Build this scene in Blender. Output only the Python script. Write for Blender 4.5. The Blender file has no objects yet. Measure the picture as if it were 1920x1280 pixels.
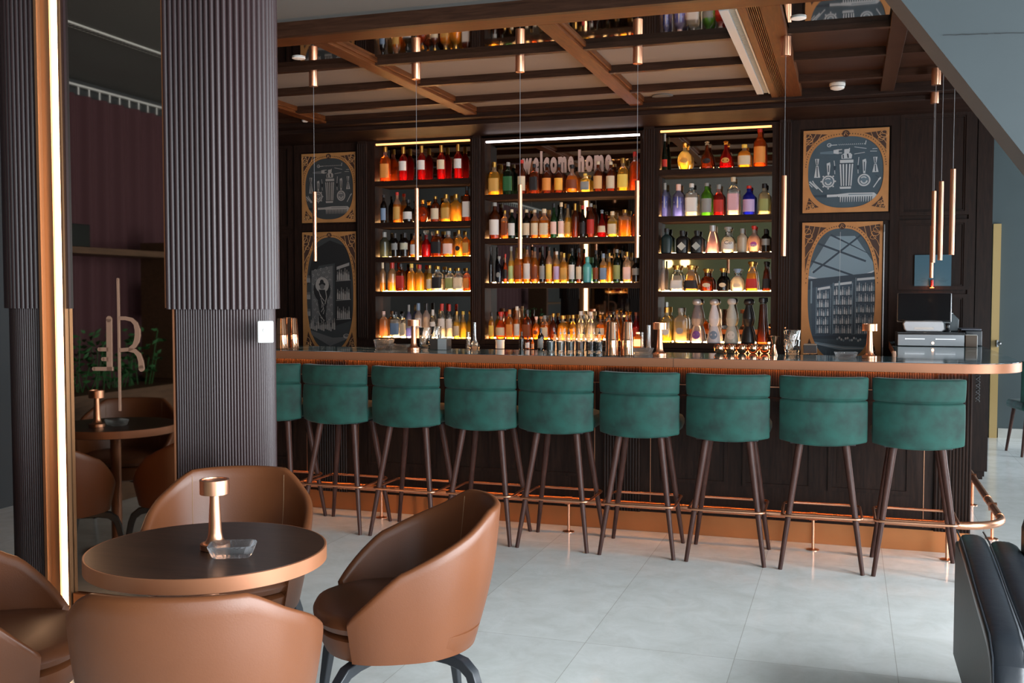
import bpy, bmesh, math, random
from mathutils import Vector
PI = math.pi
S = bpy.context.scene
C = S.collection
random.seed(7)

# ------------------------------------------------------------------ camera
F = 1928.0; EYE = 1.5
YAW = math.atan(630/F); PIT = math.atan(90/F)
cam = bpy.data.cameras.new('camera'); camo = bpy.data.objects.new('camera', cam); C.objects.link(camo)
cam.sensor_width = 36; cam.lens = 36*F/1920; cam.clip_end = 200
camo.location = (0, 0, EYE); camo.rotation_euler = (PI/2-PIT, 0, YAW)
S.camera = camo
_R = (math.cos(YAW), math.sin(YAW), 0)
_Fw = (-math.sin(YAW)*math.cos(PIT), math.cos(YAW)*math.cos(PIT), -math.sin(PIT))
_U = (-math.sin(YAW)*math.sin(PIT), math.cos(YAW)*math.sin(PIT), math.cos(PIT))
def at(u, v, X=None, Y=None, Z=None):
    """a measured point of the photograph as a place in the room, on a known plane"""
    a = (u-960)/F; b = (640-v)/F
    d = [_Fw[i]+a*_R[i]+b*_U[i] for i in range(3)]
    t = Y/d[1] if Y is not None else (X/d[0] if X is not None else (Z-EYE)/d[2])
    return Vector((d[0]*t, d[1]*t, EYE+d[2]*t))
def floorpos(r, f):      # metres to the right of / in front of the camera
    return (r*math.cos(YAW)-f*math.sin(YAW), r*math.sin(YAW)+f*math.cos(YAW))

# ------------------------------------------------------------------ view, world, daylight
vs = S.view_settings
vs.view_transform = 'Standard'; vs.look = 'None'; vs.gamma = 1; vs.use_curve_mapping = False
vs.exposure = 0.6
S.cycles.max_bounces = 8; S.cycles.diffuse_bounces = 4; S.cycles.glossy_bounces = 4
S.cycles.transmission_bounces = 6; S.cycles.transparent_max_bounces = 14
S.cycles.caustics_reflective = False; S.cycles.caustics_refractive = False
S.cycles.sample_clamp_indirect = 6.0
S.cycles.use_denoising = True
w = bpy.data.worlds.new('sky'); S.world = w; w.use_nodes = True
bg = w.node_tree.nodes['Background']; bg.inputs[0].default_value = (.62, .74, .88, 1); bg.inputs[1].default_value = 1.0

def area(name, loc, rot, sx, sy, col, e, spread=PI):
    l = bpy.data.lights.new(name, 'AREA'); l.shape = 'RECTANGLE'; l.size = sx; l.size_y = sy
    l.color = col; l.energy = e; l.spread = spread
    o = bpy.data.objects.new(name, l); o.location = loc; o.rotation_euler = rot; C.objects.link(o); return o
# daylight through the big windows behind and to the right of the camera
area('window_daylight_right', (3.02, 1.9, 1.62), (0, PI/2, 0), 2.9, 6.4, (.88, .95, 1), 660)
area('window_daylight_back', (1.5, -3.35, 1.6), (PI/2, 0, 0), 2.6, 2.7, (.88, .95, 1), 75)
area('hall_daylight', (5.3, 9.6, 1.6), (0, PI/2, 0), 2.6, 3.6, (.88, .95, 1), 230)

# unseen warm uplights added behind the bar to brighten the wooden ceiling
area('added_warm_uplight', (-1.7, 7.05, .98), (PI, 0, 0), 3.6, .12, (1, .46, .18), 30)
area('added_warm_uplight', (-2.2, 8.6, 1.0), (PI, 0, 0), 3.2, .10, (1, .48, .20), 4)

# ------------------------------------------------------------------ materials
MATS = {}
def _new(name):
    m = bpy.data.materials.new(name); m.use_nodes = True
    return m, m.node_tree.nodes, m.node_tree.links, m.node_tree.nodes['Principled BSDF']
def mat(name, col, rough=.5, metal=0, spec=.5, coat=0, sheen=0, bump=0, bscale=40, var=0, vscale=6, stretch=None, emis=None, estr=0):
    if name in MATS: return MATS[name]
    m, N, L, P = _new(name)
    P.inputs['Base Color'].default_value = (*col, 1); P.inputs['Roughness'].default_value = rough
    P.inputs['Metallic'].default_value = metal; P.inputs['Specular IOR Level'].default_value = spec
    P.inputs['Coat Weight'].default_value = coat
    if sheen:
        P.inputs['Sheen Weight'].default_value = sheen; P.inputs['Sheen Roughness'].default_value = .35
    if emis: P.inputs['Emission Color'].default_value = (*emis, 1); P.inputs['Emission Strength'].default_value = estr
    if var or bump:
        tc = N.new('ShaderNodeTexCoord'); mp = N.new('ShaderNodeMapping'); L.new(tc.outputs['Object'], mp.inputs[0])
        if stretch: mp.inputs['Scale'].default_value = stretch
        if var:
            n = N.new('ShaderNodeTexNoise'); n.inputs['Scale'].default_value = vscale; n.inputs['Detail'].default_value = 5
            L.new(mp.outputs[0], n.inputs['Vector'])
            r = N.new('ShaderNodeValToRGB'); L.new(n.outputs[0], r.inputs[0])
            r.color_ramp.elements[0].position = .3; r.color_ramp.elements[1].position = .7
            r.color_ramp.elements[0].color = (*[c*(1-var) for c in col], 1); r.color_ramp.elements[1].color = (*[min(1, c*(1+var)) for c in col], 1)
            L.new(r.outputs[0], P.inputs['Base Color'])
        if bump:
            n2 = N.new('ShaderNodeTexNoise'); n2.inputs['Scale'].default_value = bscale; n2.inputs['Detail'].default_value = 4
            L.new(mp.outputs[0], n2.inputs['Vector'])
            b = N.new('ShaderNodeBump'); b.inputs['Strength'].default_value = bump; b.inputs['Distance'].default_value = .002
            L.new(n2.outputs[0], b.inputs['Height']); L.new(b.outputs[0], P.inputs['Normal'])
    MATS[name] = m; return m
def glow(name, col, e):
    if name in MATS: return MATS[name]
    m = bpy.data.materials.new(name); m.use_nodes = True; N = m.node_tree.nodes; N.clear()
    o = N.new('ShaderNodeOutputMaterial'); em = N.new('ShaderNodeEmission'); em.inputs[0].default_value = (*col, 1); em.inputs[1].default_value = e
    m.node_tree.links.new(em.outputs[0], o.inputs[0]); MATS[name] = m; return m
def glassy(name, tint, body, wt, wtr, rough=.03, fres=1.45):
    """see-through tinted body: tinted transparency + translucent scatter + fresnel gloss"""
    if name in MATS: return MATS[name]
    m = bpy.data.materials.new(name); m.use_nodes = True; N = m.node_tree.nodes; L = m.node_tree.links; N.clear()
    o = N.new('ShaderNodeOutputMaterial')
    t = N.new('ShaderNodeBsdfTransparent'); t.inputs[0].default_value = (*tint, 1)
    tr = N.new('ShaderNodeBsdfTranslucent'); tr.inputs[0].default_value = (*body, 1)
    df = N.new('ShaderNodeBsdfDiffuse'); df.inputs[0].default_value = (*body, 1)
    gl = N.new('ShaderNodeBsdfGlossy'); gl.inputs['Roughness'].default_value = rough; gl.inputs[0].default_value = (1, 1, 1, 1)
    fr = N.new('ShaderNodeFresnel'); fr.inputs[0].default_value = fres
    m0 = N.new('ShaderNodeMixShader'); m0.inputs[0].default_value = .25; L.new(tr.outputs[0], m0.inputs[1]); L.new(df.outputs[0], m0.inputs[2])
    m1 = N.new('ShaderNodeMixShader'); m1.inputs[0].default_value = wtr; L.new(t.outputs[0], m1.inputs[1]); L.new(m0.outputs[0], m1.inputs[2])
    m2 = N.new('ShaderNodeMixShader'); L.new(fr.outputs[0], m2.inputs[0]); L.new(m1.outputs[0], m2.inputs[1]); L.new(gl.outputs[0], m2.inputs[2])
    L.new(m2.outputs[0], o.inputs[0]); MATS[name] = m; return m
def mirror(name, col, rough):
    return mat(name, col, rough, metal=1)
def wood(name, c1, c2, rough=.5, axis='z', coat=0, spec=.18):
    if name in MATS: return MATS[name]
    m, N, L, P = _new(name)
    P.inputs['Roughness'].default_value = rough; P.inputs['Coat Weight'].default_value = coat; P.inputs['Specular IOR Level'].default_value = spec
    tc = N.new('ShaderNodeTexCoord'); mp = N.new('ShaderNodeMapping'); L.new(tc.outputs['Object'], mp.inputs[0])
    mp.inputs['Scale'].default_value = {'z': (9, 9, .7), 'x': (.7, 9, 9), 'y': (9, .7, 9)}[axis]
    n = N.new('ShaderNodeTexNoise'); n.inputs['Scale'].default_value = 7; n.inputs['Detail'].default_value = 9; n.inputs['Roughness'].default_value = .65; n.inputs['Distortion'].default_value = .6
    L.new(mp.outputs[0], n.inputs['Vector'])
    r = N.new('ShaderNodeValToRGB'); r.color_ramp.elements[0].position = .34; r.color_ramp.elements[1].position = .68
    r.color_ramp.elements[0].color = (*c1, 1); r.color_ramp.elements[1].color = (*c2, 1)
    L.new(n.outputs[0], r.inputs[0]); L.new(r.outputs[0], P.inputs['Base Color'])
    b = N.new('ShaderNodeBump'); b.inputs['Strength'].default_value = .15; b.inputs['Distance'].default_value = .002
    L.new(n.outputs[0], b.inputs['Height']); L.new(b.outputs[0], P.inputs['Normal'])
    MATS[name] = m; return m

WOODZ = wood('walnut_upright', (.010, .0048, .0034), (.027, .0125, .0082))
WOODX = wood('walnut_along', (.010, .0048, .0034), (.027, .0125, .0082), axis='x')
CEILX = wood('ceiling_walnut_lit_along', (.055, .016, .005), (.125, .040, .011), rough=.42, axis='x')  # walnut with the warm lamplight put into its base colour
CEILY = wood('ceiling_walnut_lit_across', (.055, .016, .005), (.125, .040, .011), rough=.42, axis='y')  # same warm-lit walnut colour, grain running across
CEILD = wood('ceiling_walnut', (.022, .0095, .0055), (.048, .021, .012), rough=.4, axis='x')
RIBBED = mat('ribbed_plum_brown', (.028, .013, .014), .42, spec=.55)
COPPER = mat('brushed_copper', (.72, .36, .22), .32, metal=1, bump=.05, bscale=60)
COPPERP = mat('polished_copper', (.86, .46, .28), .08, metal=1)
COPPAINT = mat('copper_trim', (.36, .145, .07), .42, metal=.35)
BRONZE = mat('bronze_kick', (.52, .20, .075), .38, metal=.8, var=.15, vscale=2)
PLASTER = mat('plaster', (.105, .103, .097), .9, bump=.03, bscale=90)
COFFER = mat('coffer_plaster', (.15, .132, .12), .85)
DARKWALL = mat('dark_wall', (.035, .038, .040), .9)
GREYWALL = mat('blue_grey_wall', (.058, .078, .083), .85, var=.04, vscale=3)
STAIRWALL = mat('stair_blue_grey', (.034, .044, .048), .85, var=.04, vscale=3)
BEAMGREY = mat('soffit_grey', (.15, .125, .11), .85)
BLACKM = mat('black_matt', (.012, .013, .014), .5)
BLACKG = mat('black_gloss', (.010, .011, .013), .12)
MIRROR = mirror('bar_mirror', (.30, .28, .25), .02)
MIRRORD = mirror('ceiling_mirror', (.55, .50, .46), .03)
LEDW = glow('warm_led', (1, .53, .20), 75)
LEDTOP = glow('warm_led_soft', (1, .36, .11), 2.2)
LEDC = glow('white_led', (1, .86, .86), 5.0)
LEDPIL = glow('pillar_led', (1, .60, .34), 9)
LEDBAR = glow('bar_led', (1, .33, .08), 45)
GOLD = mat('old_gold', (.46, .22, .075), .5, metal=.25, var=.12, vscale=8)
WHITE = mat('white_plastic', (.78, .78, .76), .45)
VELVET = mat('green_velvet', (.0024, .042, .032), .75, sheen=.10, var=.6, vscale=9, bump=.25, bscale=25)
LEGWOOD = wood('stool_leg_wood', (.035, .015, .012), (.075, .033, .025), rough=.38)
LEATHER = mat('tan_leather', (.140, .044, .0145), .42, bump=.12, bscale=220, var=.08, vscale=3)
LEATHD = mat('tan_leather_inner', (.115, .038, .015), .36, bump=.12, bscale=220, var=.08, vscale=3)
STITCH = mat('stitch', (.30, .17, .09), .7)
CLEG = mat('black_stained_wood', (.016, .019, .024), .38)
BLEATH = mat('black_leather', (.012, .015, .020), .30, bump=.6, bscale=22, spec=.6)
TOPWOOD = wood('table_top_wood', (.018, .008, .005), (.052, .024, .015), rough=.33, axis='x', spec=.55)
GLASS = glassy('clear_glass', (.90, .93, .94), (.75, .8, .82), 0, .10, fres=1.6)
def cutglass():
    m = bpy.data.materials.new('cut_glass'); m.use_nodes = True; N = m.node_tree.nodes; L = m.node_tree.links; N.clear()
    o = N.new('ShaderNodeOutputMaterial'); g = N.new('ShaderNodeBsdfGlass'); g.inputs['IOR'].default_value = 1.5; g.inputs['Roughness'].default_value = .02
    t = N.new('ShaderNodeBsdfTransparent'); t.inputs[0].default_value = (.93, .96, .98, 1); d = N.new('ShaderNodeBsdfTranslucent'); d.inputs[0].default_value = (.95, .97, 1, 1)
    a = N.new('ShaderNodeMixShader'); a.inputs[0].default_value = .42; L.new(t.outputs[0], a.inputs[1]); L.new(d.outputs[0], a.inputs[2])
    b = N.new('ShaderNodeMixShader'); b.inputs[0].default_value = .5; L.new(g.outputs[0], b.inputs[1]); L.new(a.outputs[0], b.inputs[2]); L.new(b.outputs[0], o.inputs[0]); return m
GLASSC = cutglass()
STEEL = mat('brushed_steel', (.24, .25, .26), .38, metal=1)
SILVER = mat('silver_plastic', (.45, .46, .48), .35, metal=.4)

def marble():
    m, N, L, P = _new('floor_stone')
    P.inputs['Roughness'].default_value = .16; P.inputs['Specular IOR Level'].default_value = .55
    tc = N.new('ShaderNodeTexCoord'); mp = N.new('ShaderNodeMapping'); L.new(tc.outputs['Object'], mp.inputs[0])
    mp.inputs['Location'].default_value = (.92, -.206, 0)
    mp.inputs['Rotation'].default_value = (0, 0, PI/2)
    br = N.new('ShaderNodeTexBrick'); br.offset = 0; br.squash = 1
    br.inputs['Scale'].default_value = 1; br.inputs['Brick Width'].default_value = 1.66; br.inputs['Row Height'].default_value = .63
    br.inputs['Mortar Size'].default_value = .0016; br.inputs['Mortar Smooth'].default_value = .1
    br.inputs['Color1'].default_value = (.76, .785, .77, 1); br.inputs['Color2'].default_value = (.86, .885, .87, 1); br.inputs['Mortar'].default_value = (.55, .55, .52, 1)
    L.new(mp.outputs[0], br.inputs['Vector'])
    n = N.new('ShaderNodeTexNoise'); n.inputs['Scale'].default_value = 5.5; n.inputs['Detail'].default_value = 12; n.inputs['Roughness'].default_value = .72; n.inputs['Distortion'].default_value = .5
    L.new(tc.outputs['Object'], n.inputs['Vector'])
    r = N.new('ShaderNodeValToRGB'); r.color_ramp.elements[0].position = .32; r.color_ramp.elements[0].color = (.84, .84, .82, 1)
    r.color_ramp.elements[1].position = .62; r.color_ramp.elements[1].color = (1, 1, 1, 1)
    L.new(n.outputs[0], r.inputs[0])
    mx = N.new('ShaderNodeMix'); mx.data_type = 'RGBA'; mx.blend_type = 'MULTIPLY'; mx.inputs[0].default_value = 1
    L.new(br.outputs['Color'], mx.inputs[6]); L.new(r.outputs[0], mx.inputs[7]); L.new(mx.outputs[2], P.inputs['Base Color'])
    rr = N.new('ShaderNodeMapRange'); rr.inputs[3].default_value = .09; rr.inputs[4].default_value = .20; L.new(n.outputs[0], rr.inputs[0]); L.new(rr.outputs[0], P.inputs['Roughness'])
    return m
def bartop():
    m, N, L, P = _new('blue_green_marble')
    P.inputs['Roughness'].default_value = .10; P.inputs['Coat Weight'].default_value = .3
    tc = N.new('ShaderNodeTexCoord')
    n = N.new('ShaderNodeTexNoise'); n.inputs['Scale'].default_value = 2.2; n.inputs['Detail'].default_value = 8; n.inputs['Distortion'].default_value = 2.6; L.new(tc.outputs['Object'], n.inputs['Vector'])
    r = N.new('ShaderNodeValToRGB'); e = r.color_ramp.elements
    e[0].position = .36; e[0].color = (.015, .070, .095, 1); e[1].position = .68; e[1].color = (.50, .62, .66, 1)
    x = r.color_ramp.elements.new(.55); x.color = (.05, .14, .175, 1)
    L.new(n.outputs[0], r.inputs[0]); L.new(r.outputs[0], P.inputs['Base Color']); return m
STONE = marble(); BARTOP = bartop()

# ------------------------------------------------------------------ mesh helpers
class MB:
    def __init__(s): s.v = []; s.f = []; s.m = []
    def add(s, vs_, fs, mi=0):
        n = len(s.v); s.v += [tuple(p) for p in vs_]
        for f in fs: s.f.append([i+n for i in f]); s.m.append(mi)
        return s
    def box(s, x0, x1, y0, y1, z0, z1, mi=0):
        return s.add([(x0,y0,z0),(x1,y0,z0),(x1,y1,z0),(x0,y1,z0),(x0,y0,z1),(x1,y0,z1),(x1,y1,z1),(x0,y1,z1)],
                     [(3,2,1,0),(4,5,6,7),(0,1,5,4),(1,2,6,5),(2,3,7,6),(3,0,4,7)], mi)
    def loops(s, rings, mi=0, close=True, cap=True):
        n = len(rings[0]); vs_ = [p for r in rings for p in r]; fs = []
        for k in range(len(rings)-1):
            for i in range(n if close else n-1):
                j = (i+1) % n; fs.append((k*n+i, k*n+j, (k+1)*n+j, (k+1)*n+i))
        if cap and close:
            fs.append(tuple(range(n-1, -1, -1))); fs.append(tuple((len(rings)-1)*n+i for i in range(n)))
        return s.add(vs_, fs, mi)
    def lathe(s, prof, c=(0,0,0), seg=24, mi=0, sq=0, cap=True, sy=1):
        rings = []
        for r, z in prof:
            ring = []
            for i in range(seg):
                a = 2*PI*(i+.5)/seg; ca, sa = math.cos(a), math.sin(a)
                if sq:
                    k = (abs(ca)**sq+abs(sa)**sq)**(-1/sq)
                else: k = 1
                ring.append((c[0]+r*k*ca, c[1]+r*k*sa*sy, c[2]+z))
            rings.append(ring)
        return s.loops(rings, mi, True, cap)
    def cyl(s, p0, p1, r0, r1=None, seg=12, mi=0, cap=True):
        return s.tube([p0, p1], [r0, r0 if r1 is None else r1], seg, mi, cap=cap)
    def tube(s, pts, r, seg=10, mi=0, closed=False, cap=True, rot=0):
        pts = [Vector(p) for p in pts]; n = len(pts)
        rs = r if isinstance(r, (list, tuple)) else [r]*n
        rings = []; up = None
        for k in range(n):
            a = pts[(k-1) % n] if (closed or k > 0) else pts[k]
            b = pts[(k+1) % n] if (closed or k < n-1) else pts[k]
            t = (b-a).normalized()
            if up is None:
                up = Vector((0,0,1)) if abs(t.z) < .9 else Vector((0,1,0))
            x = t.cross(up)
            if x.length < 1e-5: x = t.cross(Vector((1,0,0)))
            x.normalize(); y = x.cross(t).normalized(); up = y
            rings.append([tuple(pts[k]+x*math.cos(rot+2*PI*i/seg)*rs[k]+y*math.sin(rot+2*PI*i/seg)*rs[k]) for i in range(seg)])
        if closed: rings.append(rings[0]); cap = False
        return s.loops(rings, mi, True, cap)
    def prism(s, poly, axis, a0, a1, mi=0):
        """poly: 2D points; axis 'x': (y,z), 'y': (x,z), 'z': (x,y)"""
        def P(p, a): return {'x': (a, p[0], p[1]), 'y': (p[0], a, p[1]), 'z': (p[0], p[1], a)}[axis]
        return s.loops([[P(p, a0) for p in poly], [P(p, a1) for p in poly]], mi)
    def sphere(s, c, r, seg=16, mi=0, sz=1):
        return s.lathe([(max(r*math.sin(PI*k/10), 1e-4), -r*sz*math.cos(PI*k/10)) for k in range(11)], c, seg, mi)
    def mesh(s, name, mats, smooth=40):
        me = bpy.data.meshes.new(name); me.from_pydata(s.v, [], s.f)
        for m in (mats if isinstance(mats, (list, tuple)) else [mats]): me.materials.append(m)
        me.polygons.foreach_set('material_index', s.m)
        bm = bmesh.new(); bm.from_mesh(me); bmesh.ops.recalc_face_normals(bm, faces=bm.faces); bm.to_mesh(me); bm.free()
        if smooth:
            me.polygons.foreach_set('use_smooth', [True]*len(me.polygons)); me.set_sharp_from_angle(angle=math.radians(smooth))
        me.update(); return me
    def build(s, name, mats, parent=None, loc=(0,0,0), smooth=40, bevel=0, subsurf=0):
        o = bpy.data.objects.new(name, s.mesh(name, mats, smooth)); C.objects.link(o); o.location = loc
        if parent: o.parent = parent
        if bevel:
            b = o.modifiers.new('bevel', 'BEVEL'); b.width = bevel; b.segments = 3; b.limit_method = 'ANGLE'; b.angle_limit = math.radians(35); b.harden_normals = False
        if subsurf:
            b = o.modifiers.new('subsurf', 'SUBSURF'); b.levels = subsurf; b.render_levels = subsurf
        return o
def thing(name, label, cat, loc=(0,0,0), rz=0, group=None):
    o = bpy.data.objects.new(name, None); C.objects.link(o); o.location = loc; o.rotation_euler = (0,0,rz)
    o.empty_display_size = .05
    o['label'] = label; o['category'] = cat
    if group: o['group'] = group
    return o
def tag(o, label, cat, group=None):
    o['label'] = label; o['category'] = cat
    if group: o['group'] = group
    return o
def struct(o): o['kind'] = 'structure'; return o
def dup(root, loc, rz=None, label=None):
    r = root.copy(); C.objects.link(r); r.location = loc
    if rz is not None: r.rotation_euler = (0,0,rz)
    if label: r['label'] = label
    for ch in list(root.children):
        c = ch.copy(); C.objects.link(c); c.parent = r
        for g in list(ch.children):
            d = g.copy(); C.objects.link(d); d.parent = c
    return r
def arc(cx, cy, r, a0, a1, n):
    return [(cx+r*math.cos(math.radians(a0+(a1-a0)*i/n)), cy+r*math.sin(math.radians(a0+(a1-a0)*i/n))) for i in range(n+1)]
# ================================================================== THE ROOM
CEIL = 3.12
struct(MB().box(-5.75, 5.4, -3.4, 11.9, -.06, 0).build('floor', STONE))
struct(MB().box(-5.75, 5.4, -3.4, 11.9, CEIL, CEIL+.08).build('ceiling', PLASTER))
struct(MB().box(-5.75, -5.6, -3.4, 9.4, 0, CEIL).build('wall_left', DARKWALL))
OLIVE = mat('olive_wall', (.15, .165, .09), .85)
wb = MB().box(-5.6, .1, -3.4, -3.2, 0, CEIL).box(.1, 3.1, -3.4, -3.2, 0, .25).box(.1, 3.1, -3.4, -3.2, 2.95, CEIL)
struct(wb.build('wall_rear', OLIVE))
wr = MB().box(2.9, 3.1, -3.2, 5.2, 0, .12).box(2.9, 3.1, -3.2, 5.2, 3.06, CEIL).box(3.1, 5.4, 5.1, 5.2, 0, CEIL).box(5.2, 5.4, 5.2, 7.8, 0, CEIL).box(5.2, 5.4, 7.8, 11.4, 0, .25).box(5.2, 5.4, 7.8, 11.4, 2.95, CEIL).box(5.2, 5.4, 11.4, 11.7, 0, CEIL)
struct(wr.build('wall_right', PLASTER))
struct(MB().box(1.08, 5.4, 11.7, 11.9, 0, CEIL).build('wall_hall', GREYWALL))
for i, (ax, lo, hi, n) in enumerate((('r', -3.2, 5.1, 6), ('y', 7.8, 11.4, 3), ('x', .1, 2.9, 3))):
    g = MB()
    for k in range(n+1):
        p = lo+(hi-lo)*k/n; a, b = max(lo, p-.03), min(hi, p+.03)
        if ax == 'r': g.box(2.93, 2.98, a, b, .12, 3.06)
        elif ax == 'y': g.box(5.24, 5.30, a, b, .25, 2.95)
        else: g.box(a, b, -3.32, -3.26, .25, 2.95)
    for z in (.25, 2.89):
        if ax == 'r': g.box(2.93, 2.98, lo, hi, z+(.13 if z > 1 else -.12), z+(.17 if z > 1 else -.08))
        elif ax == 'y': g.box(5.24, 5.30, lo, hi, z, z+.06)
        else: g.box(lo, hi, -3.32, -3.26, z, z+.06)
    struct(g.build('window_%d' % (i+1), BLACKM))
struct(MB().box(1.5, 5.2, 11.685, 11.70, 0, .10).build('baseboard_hall', mat('stone_skirting', (.42, .42, .39), .4, var=.1)))
# wooden end and core of the back-bar wall, oak strip of the hall doorway
struct(MB().box(-5.6, 1.08, 9.16, 9.30, 0, CEIL).box(-5.6, -4.5, 9.0, 9.16, 0, CEIL).box(-.46, 1.08, 9.0, 9.16, .07, CEIL).box(.9, 1.05, 9.02, 9.16, 0, .07).build('wall_back', WOODZ))
struct(MB().box(1.413, 1.487, 11.66, 11.70, 0, 2.216).build('door_1', mat('pale_oak_edge', (.40, .27, .10), .5)))
tag(MB().box(1.46, 1.475, 11.60, 11.66, .95, 1.02).sphere((1.485, 11.60, .985), .022).build('door_handle', STEEL), 'small round steel handle on the pale oak door edge', 'handle')

# staircase bulkhead crossing the upper right corner
a0 = Vector((.186, 0, 2.685)); a1 = Vector((.649, 0, 2.045)); dd = a1-a0
def eln(z): return a0.x+dd.x*(z-a0.z)/dd.z
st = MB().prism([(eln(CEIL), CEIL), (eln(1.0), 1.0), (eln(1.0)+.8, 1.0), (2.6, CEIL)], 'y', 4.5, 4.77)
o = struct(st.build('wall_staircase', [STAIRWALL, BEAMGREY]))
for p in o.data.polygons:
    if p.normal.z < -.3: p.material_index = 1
ck = MB(); pts = [at(1768+k*12, 66-.03*k*12+random.uniform(-.8, .8), Y=4.497) for k in range(14)]
for k in range(13):
    p, q = pts[k], pts[k+1]; h = random.uniform(.0012, .0022)
    ck.add([(p.x, 4.497, p.z-h), (q.x, 4.497, q.z-h), (q.x, 4.497, q.z+h), (p.x, 4.497, p.z+h)], [(0, 1, 2, 3)])
q = struct(ck.build('trim_1', mat('crack', (.010, .012, .013), .9), smooth=0))

# ------------------------------------------------------------------ coffered ceiling over the bar
ZB = 3.05
rows = [(5.78, 6.45), (6.50, 7.19), (7.24, 7.92), (7.97, 8.45)]
bays = [(-5.6, -4.66), (-4.55, -3.20), (-3.09, -1.74), (-1.63, -.70)]
bays2 = [(-.37, .21), (.31, 1.08)]
struct(MB().box(-5.6, 1.08, 5.50, 5.54, 3.035, CEIL).build('trim_2', CEILD))
b = MB().box(-5.6, 1.08, 5.54, 5.78, ZB, CEIL)
struct(b.build('trim_3', CEILX, bevel=.003))
for i, (x0, x1) in enumerate(((-4.66, -4.55), (-3.20, -3.09), (-1.74, -1.63), (-.60, -.552), (-.484, -.37))):
    b = MB().box(x0, x1, 5.78, 8.6, ZB, CEIL)
    if i < 3: b.box(x0-.018, x0, 5.78, 8.47, ZB+.02, CEIL).box(x1, x1+.018, 5.78, 8.47, ZB+.02, CEIL)
    struct(b.build('trim_%d' % (4+i), CEILY, bevel=.004))
b = MB().box(.21, .31, 5.78, 8.6, ZB, CEIL)
struct(b.build('trim_9', CEILD, bevel=.004))
fl = MB().box(-.552, -.484, 5.78, 8.6, ZB+.018, CEIL)      # fluted strip
for k in range(6):
    x = -.552+.068*(k+.5)/6; fl.box(x-.0028, x+.0028, 5.78, 8.6, ZB+.002, ZB+.02)
struct(fl.build('trim_10', CEILY))
gx = MB(); gd = MB()
for (x0, x1) in bays:
    for k, y in enumerate((6.45, 7.19, 7.92)):
        gx.box(x0, x1, y, y+.05, ZB+.004, CEIL)
    gx.box(x0, x1, 8.42, 8.47, ZB+.02, CEIL)
for (x0, x1) in bays2:
    for k, y in enumerate((6.45, 7.19, 7.92)):
        gd.box(x0, x1, y, y+.05, ZB+.004, CEIL)
struct(gx.build('trim_11', CEILD)); struct(gd.build('trim_12', CEILD))
k = 13
for (x0, x1) in bays[1:]:
    struct(MB().box(x0+.018, x1-.018, 5.78, 6.45, 3.088, 3.098).build('trim_%d' % k, MIRRORD)); k += 1
for (x0, x1) in bays2+[bays[0]]:
    struct(MB().box(x0+.01, x1-.01, 5.78, 6.45, 3.088, 3.098).build('trim_%d' % k, MIRRORD)); k += 1
cp = MB(); cd = MB()
for (x0, x1) in bays[1:]:
    for (y0, y1) in rows[1:]: cp.box(x0, x1, y0, y1, 3.108, 3.119)
for (x0, x1) in bays2+[bays[0]]:
    for (y0, y1) in rows[1:]: cd.box(x0, x1, y0, y1+.05, 3.108, 3.119)
struct(cp.build('trim_%d' % k, COFFER)); struct(cd.build('trim_%d' % (k+1), CEILD)); k += 2
# crown moulding along the back wall
cr = MB().box(-5.6, 1.08, 8.47, 9.0, 3.03, CEIL).box(-5.6, 1.08, 8.60, 9.0, 2.99, 3.03)
cr.prism([(8.62, 2.99), (9.0, 2.99), (9.0, 2.945), (8.86, 2.945), (8.78, 2.955), (8.70, 2.975)], 'x', -5.6, 1.08)
struct(cr.build('trim_%d' % k, WOODX, bevel=.004)); k += 1
# long ceiling grille beside the fluted strip
g = thing('ceiling_air_grille', 'long white slotted air grille in the wooden ceiling beside a fluted strip', 'grille', (-.65, 5.80, ZB))
MB().box(-.05, .0, 0, 2.5, .0, .05).build('frame', mat('grille_white', (.40, .41, .41), .5), g)
MB().box(.0, .05, 0, 2.5, .03, .05).build('backing', BLACKM, g)
sl = MB()
for i in range(78): sl.box(.004, .036, i*.032+.004, i*.032+.011, .004, .028)
sl.box(.038, .048, 0, 2.5, 0, .03)
sl.build('slat', mat('grille_slat', (.42, .36, .28), .5), g)
g = thing('ceiling_air_grille', 'narrow slotted air grille in the plaster ceiling, seen in the tinted mirror', 'grille', (-4.46, 1.5, CEIL-.012))
MB().box(-.035, .035, 0, 1.75, 0, .012).build('frame', mat('grille_dark', (.5, .5, .47), .6), g)
sl = MB()
for i in range(50): sl.box(-.02, .02, i*.035+.006, i*.035+.024, -.002, .0)
sl.build('slat', BLACKM, g)

# ------------------------------------------------------------------ fluted piers (stadium plan) with a step at 1.43 m
def pier(name, cx, xflat, side, inset, parts):
    def outline(r, x1, pitch, amp, seg):
        # centre line: flat front from x1 to cx, half circle round cx, flat back
        L = abs(cx-x1); tot = 2*L+PI*r; n = int(round(tot/pitch)); pts = []
        for i in range(n*seg):
            s_ = tot*i/(n*seg); ph = (i % seg)/seg
            h = amp*(math.sin(PI*ph)**.7)
            if s_ < L: px, py, nx, ny = x1+(cx-x1)*s_/L, 4.08-r, 0, -1
            elif s_ < L+PI*r:
                th = (s_-L)/r; nx, ny = side*math.sin(th), -math.cos(th); px, py = cx+r*nx, 4.08+r*ny
            else:
                q = (s_-L-PI*r)/L; px, py, nx, ny = cx+(x1-cx)*q, 4.08+r, 0, 1
            pts.append((px+nx*h, py+ny*h))
        pts.append((x1, 4.08+r)); return pts
    lo = MB().prism(outline(.183, xflat+side*inset, .0128, .0055, 5), 'z', 0, 1.435).build('lower_cladding', RIBBED, parts, smooth=60)
    hi = MB().prism(outline(.198, xflat, .0262, .011, 7), 'z', 1.43, CEIL).build('upper_cladding', RIBBED, parts, smooth=60)
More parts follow.
